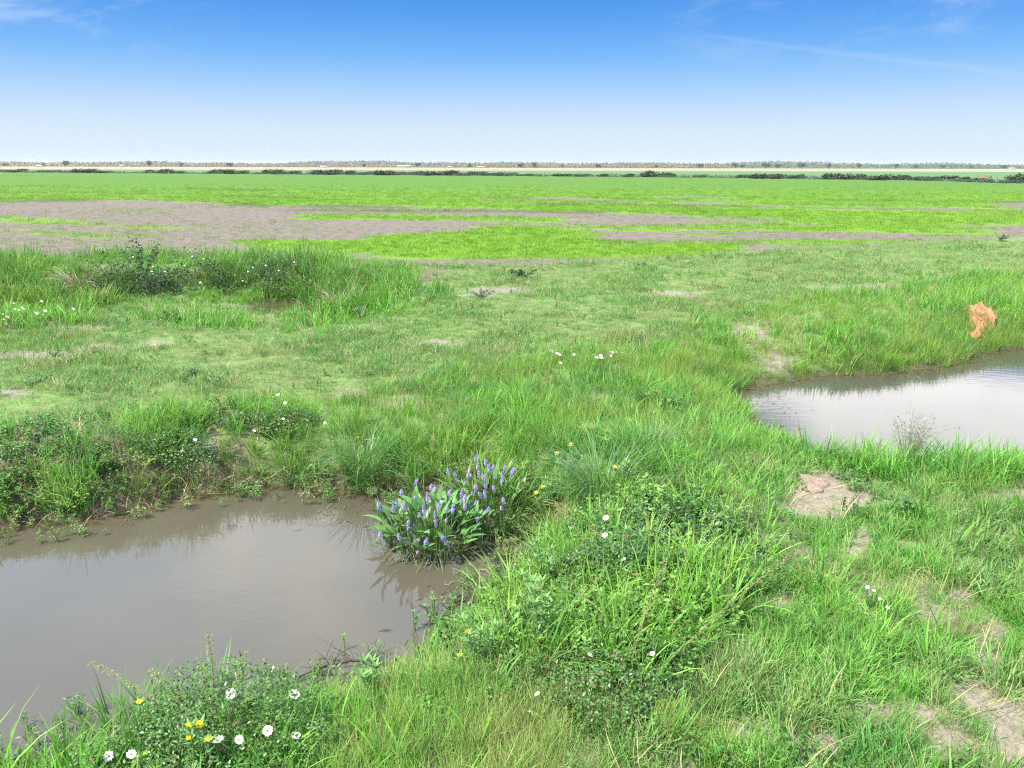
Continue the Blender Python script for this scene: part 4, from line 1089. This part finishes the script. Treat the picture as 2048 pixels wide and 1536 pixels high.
for lab, b, W_, H, n, L, mt in (
    ('small dark green weed on the track, left of its paler neighbour', (390, 752), .14, .2, 130, .06, M_HERB), ('pale green bushy weed on the track right of the small dark weed', (432, 768), .2, .24, 170, .06, M_LUD),
    ('low dark weed spreading at the left side of the track', (75, 768), .3, .2, 260, .05, M_HERB), ('small weed growing in the pale bare strip of the track', (110, 712), .16, .16, 120, .05, M_HERB),
    ('grey-green bushy weed where the hollow meets the track', (730, 640), .38, .42, 420, .07, M_BLUEHERB), ('leafy weed at the near lip of the hollow left of the puddle', (350, 645), .45, .42, 420, .08, M_BLUEHERB),
    ('grey-green tussock weed beside the bare soil at the field corner', (965, 598), .45, .35, 380, .07, M_BLUEHERB), ('weed at the field edge right of the dark scrubby bush', (1285, 535), .45, .25, 260, .07, M_HERB),
    ('five-fingered leafy plant at the shoulder of the isthmus', (1345, 830), .28, .34, 150, .10, M_HERB), ('pale herb with finger leaves on the isthmus top', (385, 850), .16, .28, 90, .08, M_LUD),
    ('bright herb on the bank rim above the large white bloom', (335, 905), .14, .4, 130, .07, M_HERB), ('leafy weed on the lawn near the right rim of the pale pond', (1800, 1035), .2, .22, 170, .06, M_HERB),
    ('clover-like weed patch on the lawn below the earth mound', (1640, 1060), .3, .10, 300, .035, M_HERB), ('low heart-leaved creeper right of the earth mound', (1700, 965), .26, .10, 160, .05, M_BLUEHERB)):
    herb(lab, b, W_, H, n, L, mt)
for lab, b, W_, H, n in (('dark scrubby bush alone at the near edge of the field', (1043, 556), .5, .42, 420), ('dark upright shrub sticking out above the tall grass bank', (287, 560), .7, 1.75, 700), ('small dark shrub at the field edge far along the track', (2000, 482), .75, .5, 260)):
    herb(lab, b, W_, H, n, .09, M_DARK, 'shrub', 'shrub')

def pinkpatch(label, base, px, name='pink_primrose', mesh=PP, group='pale pink flower patches', s=1.0, H=.26):
    loc = hit(*base); root = thing(name, label, 'wildflower', loc, group)
    lf, st = MB(), MB()
    for u, v in px:
        p = raypoint(u, v, loc.y + random.uniform(-.15, .15)) - np.array(loc)
        if p[2] < .08: p = np.array(unproj(u, v, loc.z + H).tolist() + [loc.z + H]) - np.array(loc)
        pts = bez(V(p[0] * .1, p[1] * .1, -.03), V(p[0] * .8, p[1] * .8, p[2] * .4), p, 6); tube(st, pts, .004, .002, 3)
        for j in range(10): leaflet(lf, pts[random.randint(0, 4)], V(random.gauss(0, 1), random.gauss(0, 1), .4), V(0, 0, 1), .05, .012, random.random())
        flower('flower', random.choice(mesh), root, np.array(loc) + p, s=s)
    lf.obj('leaves', M_BLUEHERB, root); st.obj('stems', M_STEM, root)
ZQ = lambda x, y: (700 + x / 2.926, 480 + y / 2.926)
pinkpatch('leftmost pale pink flowers on the crest of the isthmus', (1112, 716), [ZQ(1125, 662), ZQ(1170, 655), ZQ(1180, 648), ZQ(1190, 660), ZQ(1212, 665), ZQ(1225, 672), ZQ(1232, 720)])
pinkpatch('middle group of pale pink flowers on the crest of the isthmus', (1145, 716), [ZQ(1275, 650), ZQ(1285, 665), ZQ(1300, 655), ZQ(1310, 672), ZQ(1325, 660), ZQ(1330, 668)])
pinkpatch('right group of pale pink flowers where tall grass begins on the isthmus', (1200, 722), [ZQ(1425, 675), ZQ(1445, 690), ZQ(1455, 680), ZQ(1468, 678), ZQ(1472, 692)])
pinkpatch('pale pink flowers farthest right against the tall grass of the isthmus', (1232, 714), [ZQ(1525, 655), ZQ(1535, 660), ZQ(1550, 655), ZQ(1560, 660), ZQ(1595, 662), ZQ(1525, 678)])
pinkpatch('whitish flower patch on the slope left of the hollow', (25, 652), [Z3(x, y) for x, y in ((20, 465), (45, 450), (15, 435), (60, 420), (90, 405), (80, 370), (110, 410), (130, 395), (135, 405), (100, 430), (10, 480), (35, 490))], s=.75)
pinkpatch('smaller whitish flower patch right of the larger patch at the hollow', (75, 652), [Z3(x, y) for x, y in ((205, 425), (215, 430), (245, 360), (265, 415), (250, 440), (425, 400), (430, 405))], s=.9)
pinkpatch('small white-flowered weed right of the two earth clods', (1745, 1215), [(1735, 1175), (1748, 1182), (1740, 1190), (1775, 1215), (1732, 1228), (1760, 1198)], 'white_weed', PP, None, .55, .1)

# --- dead branch and twigs in the water
loc = Vector((*unproj(660, 1352, 0.0), 0.0)); root = thing('dead_branch', 'dark dead branch with thin twigs half sunk near the murky pond\'s edge', 'dead branch', loc)
mb, tw = MB(), MB()
P0 = [np.array([*unproj(u, v, z), z]) - np.array(loc) for u, v, z in ((565, 1372, -.01), (610, 1348, .03), (650, 1332, .05), (700, 1322, .06), (752, 1318, .03), (800, 1335, -.02))]
tube(mb, P0, .006, .016, 6); mb.obj('bough', M_TWIG, root)
for k in range(26):
    p = P0[random.randint(1, 4)] + V(random.gauss(0, .05), random.gauss(0, .03), 0); e = p + V(random.gauss(0, .14), random.gauss(0, .14), random.uniform(.0, .16))
    tube(tw, bez(p, (p + e) / 2 + V(random.gauss(0, .03), random.gauss(0, .03), .04), e, 5), .003, .0015, 4)
tw.obj('twigs', M_TWIG, root)
loc = Vector((*unproj(985, 1190, 0.0), 0.0)); root = thing('dead_branch', 'tangle of dark drowned twigs in the water below the purple clump', 'dead branch', loc)
tw = MB(); mb = MB()
BG = bez(np.array([-.45, -.25, .0]), np.array([-.1, .0, .10]), np.array([.25, .3, .0]), 10)
tube(mb, BG, .010, .005, 5)
for k in range(70):
    p = BG[random.randint(0, 9)] + V(random.gauss(0, .06), random.gauss(0, .06), 0); a = random.uniform(0, 6.3)
    e = p + V(math.cos(a), math.sin(a), random.uniform(0, .5)) * random.uniform(.05, .25)
    tube(tw, bez(p, (p + e) / 2 + V(0, 0, .03), e, 5), .0035, .0015, 4)
mb.obj('bough', M_TWIG, root); tw.obj('twigs', M_TWIG, root)

# --- earth mound and clods
def lump(name, label, cat, base, rx, ry, rz, seed, n=22, group=None, sink=.2):
    loc = hit(*base); bm = MB(); vs = []; t = []
    for i in range(n + 1):
        ph = PI * i / n
        for j in range(2 * n):
            th = PI * j / n; d = V(math.sin(ph) * math.cos(th), math.sin(ph) * math.sin(th), math.cos(ph))
            k = .72 + .6 * float(fbm(np.array([d[0] * 1.4 + seed + d[2]]), np.array([d[1] * 1.4 - d[2] * .7 + 9]), seed, 4)[0])
            vs.append(d * k * V(rx, ry, rz) - V(0, 0, rz * sink)); t.append(0.5)
    m2 = 2 * n
    fs = [(i * m2 + j, (i + 1) * m2 + j, (i + 1) * m2 + (j + 1) % m2, i * m2 + (j + 1) % m2) for i in range(n) for j in range(m2)]
    bm.add(vs, fs, .5, t)
    o = bm.obj(name, M_SOIL); o.location = loc
    tag(o, label, cat, group)
lump('earth_mound', 'low bare pinkish ant mound on the grass near the pale pond corner', 'earth mound', (1612, 968), .25, .24, .085, 3, sink=.25)
lump('earth_clod', 'pinkish earth clod with a dark hollow, left of two on the lawn', 'earth clod', (1566, 1211), .075, .055, .05, 5, 14)
lump('earth_clod', 'smooth pale earth clod, right of two on the lawn', 'earth clod', (1700, 1207), .065, .05, .05, 8, 14)

# --- orange cloth
def tarp():
    outline = [(1931, 602), (1946, 605), (1954, 602), (1966, 603), (1976, 612), (1993, 618), (1995, 627), (1986, 640), (1975, 650), (1970, 660), (1953, 663), (1941, 656), (1949, 646), (1941, 632), (1939, 620)]
    c = hit(1962, 630); P = np.array([[*hit(u, v + 4, .26)][:2] for u, v in outline])
    P = np.array([[h[0], h[1]] for h in P]); lo, hi = P.min(0), P.max(0); N = 64
    gx, gy = np.meshgrid(np.linspace(lo[0], hi[0], N), np.linspace(lo[1], hi[1], N))
    sd_ = sdf(P, gx, gy) + (fbm(gx * 9, gy * 9, 4, 2) - .5) * .05
    ridge = lambda s, k: 1 - np.abs(2 * fbm(gx * s, gy * s * .8, k, 2) - 1)
    z = height(gx, gy) + .14 + .13 * ridge(1.9, 90) ** 3 + .11 * ridge(5.0, 95) ** 3 - .12 * sstep(-.16, .02, sd_)
    idx = -np.ones((N, N), int); vs = []
    for i in range(N):
        for j in range(N):
            if sd_[i, j] < 0.02: idx[i, j] = len(vs); vs.append(V(gx[i, j] - c[0], gy[i, j] - c[1], z[i, j] - c[2]))
    fs = [(idx[i, j], idx[i, j + 1], idx[i + 1, j + 1], idx[i + 1, j]) for i in range(N - 1) for j in range(N - 1) if min(idx[i, j], idx[i, j + 1], idx[i + 1, j + 1], idx[i + 1, j]) >= 0]
    mb = MB(); mb.add(vs, fs, .5, .5); o = mb.obj('orange_cloth', M_TARP); o.location = c
    tag(o, 'crumpled salmon-orange cloth lying on the grassy bank above the pale pond', 'cloth')
tarp()

# ------------------------------------------------------------------ far away: shrubs along the field, trees, sheds, woods
def crownmesh(name, mat, w_, d_, h_, n, leaf, base=0.0, lobes=7, trunk=None):
    mb = MB(); L = []
    for k in range(lobes):
        a = random.uniform(0, 2 * PI); q = math.sqrt(random.random()) * .62
        L.append((V(q * w_ * math.cos(a), q * d_ * math.sin(a), base + h_ * random.uniform(.3, .68) * (1 - .35 * q)), random.uniform(.28, .5)))
    for k in range(n):
        c, r = random.choice(L); d = nrm(V(random.gauss(0, 1), random.gauss(0, 1), random.gauss(0, 1))); q = r * random.uniform(.5, 1.0) ** .5
        p = c + d * q * V(w_, d_, h_ * .8)
        if p[2] < base + .02: p[2] = base + .02 + random.random() * .1 * h_
        e = V(random.gauss(0, 1), random.gauss(0, 1), random.gauss(0, .7)); s = random.uniform(.6, 1.3)
        leaflet(mb, p, e, d + V(0, 0, .4), leaf * s, leaf * .7 * s, random.random())
    return mb.mesh(name, mat)
SHR = [crownmesh('shrub', M_FARLEAF, 2.6, 1.5, 1.5, 700, .35) for _ in range(4)]
FL = FARLINE
def farpoint(u, off):
    """a spot OFF metres beyond the far edge of the field, in the direction of a photo column"""
    d = ray(u, 345.0); best = None
    t = np.linspace(100, 700, 6000); s = ldist(FL, CAM[0] + d[0] / abs(d[1]) * t, CAM[1] + t)
    k = int(np.argmin(s)); y = t[k] + off
    return V(CAM[0] + d[0] / d[1] * y, y, ZF + .15)
def far_shrub(label, u, off, wpx, hpx, group='dark shrubs along the far edge of the field'):
    p = farpoint(u, off); m = p[1] / F
    o = bpy.data.objects.new('shrub', random.choice(SHR)); COL.objects.link(o); o.location = p
    o.scale = (wpx * m / 4.6, max(wpx * m / 5.0, .7), hpx * m / 1.35); o.rotation_euler = (0, 0, random.uniform(-.3, .3))
    return tag(o, label, 'shrub', group)
row = [(-8, 40, 4), (30, 34, 4.5), (46, 26, 5), (95, 32, 4), (112, 18, 4), (140, 22, 4), (172, 40, 6), (205, 26, 4), (300, 20, 5), (334, 34, 6), (356, 22, 4), (420, 16, 3.5), (450, 44, 6.5), (468, 22, 5), (490, 22, 5), (520, 18, 3), (548, 34, 7),
       (565, 34, 5), (592, 30, 5), (650, 48, 8), (672, 36, 7), (702, 28, 6), (730, 26, 5), (765, 30, 8), (790, 34, 5), (828, 30, 6), (845, 24, 5), (868, 36, 7), (905, 40, 7), (930, 26, 4), (952, 30, 7), (985, 36, 5), (1015, 30, 5),
       (1052, 30, 3.5), (1125, 30, 4), (1165, 26, 4), (1210, 22, 4), (1262, 24, 4.5), (1300, 26, 9), (1318, 40, 7), (1345, 24, 5), (1400, 20, 4), (1490, 30, 6), (1530, 50, 8), (1560, 26, 5), (1592, 30, 7), (1663, 28, 10), (1685, 28, 6), (1706, 40, 8), (1735, 30, 6), (1765, 38, 6), (1790, 44, 8), (1812, 36, 6), (1845, 24, 7), (1870, 30, 5)]
for i, (u, w_, h_) in enumerate(row): far_shrub('dark green shrub in the row along the far edge of the bright green field', u, random.uniform(1.0, 4.0), w_ * 1.55, h_ * 1.25)
for u, w_, h_, lab in ((1878, 24, 5, 'first'), (1900, 40, 7, 'a'), (1930, 34, 6, 'b'), (1960, 30, 5, 'c')):
    far_shrub('dark shrub on the grassy rise beyond the right end of the shrub row', u, 26, w_, h_, 'shrubs on the rise beyond the field')
o = far_shrub('big pale green reedy bush beyond the right corner of the field', 2035, 8, 60, 17, None); o.data = crownmesh('reed_bush', leafy('reed_bush_leaf', (.06, .10, .04), var=.35), 2.6, 1.5, 1.5, 900, .35)

def cover(name, label, cat, mat, pts, n, leaf, wid, hgt, kind='stuff'):
    mb = MB(); seg = np.diff(np.array(pts), axis=0); ln = np.hypot(seg[:, 0], seg[:, 1]); cs = np.cumsum(ln) / ln.sum()
    for k in range(n):
        r = random.random(); i = int(np.searchsorted(cs, r)); t = random.random(); p = np.array(pts[i]) + seg[i] * t
        h = hgt * (.35 + .65 * float(fbm(np.array([p[0] * .5 / hgt / 6]), np.array([p[1] * .02]), 63, 3)[0]) * 1.4)
        p3 = V(p[0], p[1] + random.uniform(-1, 1) * wid, ZF + .1 + h * random.random() ** 1.6)
        leaflet(mb, p3, V(random.gauss(0, 1), random.gauss(0, .4), random.gauss(0, .6)), V(0, -.6, .8), leaf * random.uniform(.6, 1.3), leaf * .6, random.random())
    return tag(mb.obj(name, mat), label, cat, None, kind)
cover('hedgerow_weeds', 'low dark weeds along the ditch at the far edge of the bright field', 'weeds', M_FARLEAF, [tuple(farpoint(u, 1.0)[:2]) for u in range(-300, 2400, 100)], 18000, .4, 1.0, .95)
xs = lambda y0, a, b, st=60: [((u - 1024) / F * y0 * 1.0, y0) for u in range(a, b, st)]
cover('woods', 'pale hazy line of distant woods along the horizon', 'woods', M_WOODS, xs(1400, -300, 2400), 60000, 3.2, 40, 9)
cover('brushwood', 'reddish brown brushwood band in front of the distant woods', 'brushwood', M_BRUSH, xs(1080, -300, 1500), 20000, 2.0, 12, 4.4)
cover('marsh_scrub', 'low grey-green scrub at the foot of the distant woods', 'scrub', M_WOODS, xs(1120, 1000, 2400), 12000, 2.0, 25, 3.2)

TR = [crownmesh('crown', M_TREELEAF, 2.6, 2.4, 3.2, 420, .7, 1.2) for _ in range(3)]
tm = MB(); tube(tm, [V(0, 0, -.3), V(.1, 0, 1.2), V(-.1, .1, 2.4)], .28, .14, 6); tube(tm, [V(.1, 0, 1.2), V(.9, .2, 2.4)], .12, .05, 5); tube(tm, [V(0, 0, 1.3), V(-.8, -.2, 2.3)], .12, .05, 5); TRK = tm.mesh('trunk', M_BARK)
trees = [(55, 5, 'l'), (120, 5, ''), (175, 11, ''), (325, 10, ''), (385, 7, ''), (487, 8, ''), (740, 7, ''), (842, 9, ''), (940, 6, ''), (1040, 8, ''), (1065, 9, ''), (1120, 5, ''), (1185, 7, ''), (1300, 5, ''), (1385, 8, ''), (1455, 9, ''), (1465, 7, ''), (1505, 10, ''), (1515, 9, ''), (1535, 8, ''), (1578, 10, ''), (1625, 8, ''), (1700, 8, ''), (1770, 9, ''), (1800, 6, ''), (1862, 7, ''), (1900, 6, ''), (1975, 7, '')]
def far_tree(label, u, h, y0, group):
    root = thing('tree', label, 'tree', ((u - 1024) / F * y0, y0 + random.uniform(-15, 15), ZF), group, random.uniform(0, 6)); s = h * y0 / F / 3.6
    root.scale = (s * random.uniform(.9, 1.35),) * 2 + (s,)
    for me, nm in ((random.choice(TR), 'crown'), (TRK, 'trunk')):
        c = bpy.data.objects.new(nm, me); COL.objects.link(c); c.parent = root
for u, h, _ in trees: far_tree('small distant tree standing out of the hazy line on the horizon', u, h * .95 + 1.0, 1060, 'distant trees on the horizon')
far_tree('largest and darkest tree on the horizon, at its right end', 2042, 17, 800, None)

sh = MB(); sh.add([V(x, y, z) for z in (0, 2.2) for x, y in ((-6, -3), (6, -3), (6, 3), (-6, 3))], [(0, 1, 5, 4), (1, 2, 6, 5), (2, 3, 7, 6), (3, 0, 4, 7)], .5, .5); SHW = sh.mesh('wall', M_WALL)
sh = MB(); sh.add([V(-6.3, -3.4, 2.1), V(6.3, -3.4, 2.1), V(6.3, 0, 3.4), V(-6.3, 0, 3.4), V(6.3, 3.4, 2.1), V(-6.3, 3.4, 2.1)], [(0, 1, 2, 3), (3, 2, 4, 5), (1, 4, 2), (0, 3, 5)], .5, .5); SHR_ = sh.mesh('roof', M_ROOF)
for lab, u, s in (('tiny pale shed on the horizon, left of the first tall distant tree', 113, .5), ('tiny pale shed on the horizon between the two darkest distant trees at left', 272, .45), ('small pale shed in the brushwood left of the long white roof', 660, .55),
                  ('long low white-roofed building on the horizon near the middle', 814, 1.25), ('tiny white shed just right of the long white-roofed building', 903, .4), ('two-bay white shed further right along the brushwood', 963, .7), ('white roof at the horizon by the largest tree', 1986, .6)):
    root = thing('shed', lab, 'shed', ((u - 1024) / F * 1000, 1000.0, ZF), None)
    root.scale = (s, .8, max(.6, s * .75))
    for me, nm in ((SHW, 'wall'), (SHR_, 'roof')):
        c = bpy.data.objects.new(nm, me); COL.objects.link(c); c.parent = root
bm_ = MB()
for k in range(60): leaflet(bm_, V(random.gauss(0, .9), random.gauss(0, .5), abs(random.gauss(.2, .35))), V(random.gauss(0, 1), random.gauss(0, 1), random.gauss(0, .4)), V(0, 0, 1), .7, .5, random.random())
o = bm_.obj('rubble_pile', M_BRICK); o.location = farpoint(1977, 10) + V(0, 0, .3); tag(o, 'small reddish rubble pile in the grass beyond the right field corner', 'rubble pile')

# ------------------------------------------------------------------ tiny lavender blossoms through the near herbage
P_LAV = []
for _ in range(3):
    mb = MB()
    for k in range(14): leaflet(mb, V(random.gauss(0, .05), random.gauss(0, .05), random.uniform(.15, .3)), V(random.gauss(0, 1), random.gauss(0, 1), .5), V(0, 0, 1), .012, .010, random.random())
    P_LAV.append(mb.obj('blossoms', leafy('lavender_blossom', (.50, .43, .60), var=.2, warm=0), link=False))
zc = unproj(1400, 1100, .7)
def w(x, y, z, R): return (R['T5'] + FG(R) * .4) * np.exp(-(((x - zc[0]) / .9) ** 2 + ((y - zc[1]) / .9) ** 2)) * land(z)
x, y, z, R, g = scatter(3000, 4, 10, .8, w, seed=20)
field_of('lavender_blossom', 'tiny lavender blossoms sprinkled through the herbage by the rose thicket', 'blossoms', x, y, z, np.full((len(x), 3), .4), g.uniform(.6, 1.1, len(x)), P_LAV, g, .3)

# ------------------------------------------------------------------ the air
me = bpy.data.meshes.new('haze'); B = 7300.0; z0, z1 = -1.8, 13.5
me.from_pydata([(x, y, z) for z in (z0, z1) for x, y in ((-B, -B), (B, -B), (B, B), (-B, B))], [], [(3, 2, 1, 0), (4, 5, 6, 7), (0, 1, 5, 4), (1, 2, 6, 5), (2, 3, 7, 6), (3, 0, 4, 7)])
m, t = new_mat('haze'); pv = t.n('ShaderNodeVolumePrincipled', {'Color': (0.86, 0.92, 1.0, 1), 'Density': 0.00010, 'Anisotropy': 0.2})
oo = t.n('ShaderNodeOutputMaterial'); t.t.links.new(pv.outputs[0], oo.inputs['Volume']); me.materials.append(m)
o = bpy.data.objects.new('haze', me); COL.objects.link(o); tag(o, 'thin summer haze that pales the far tree line', 'haze', None, 'stuff')
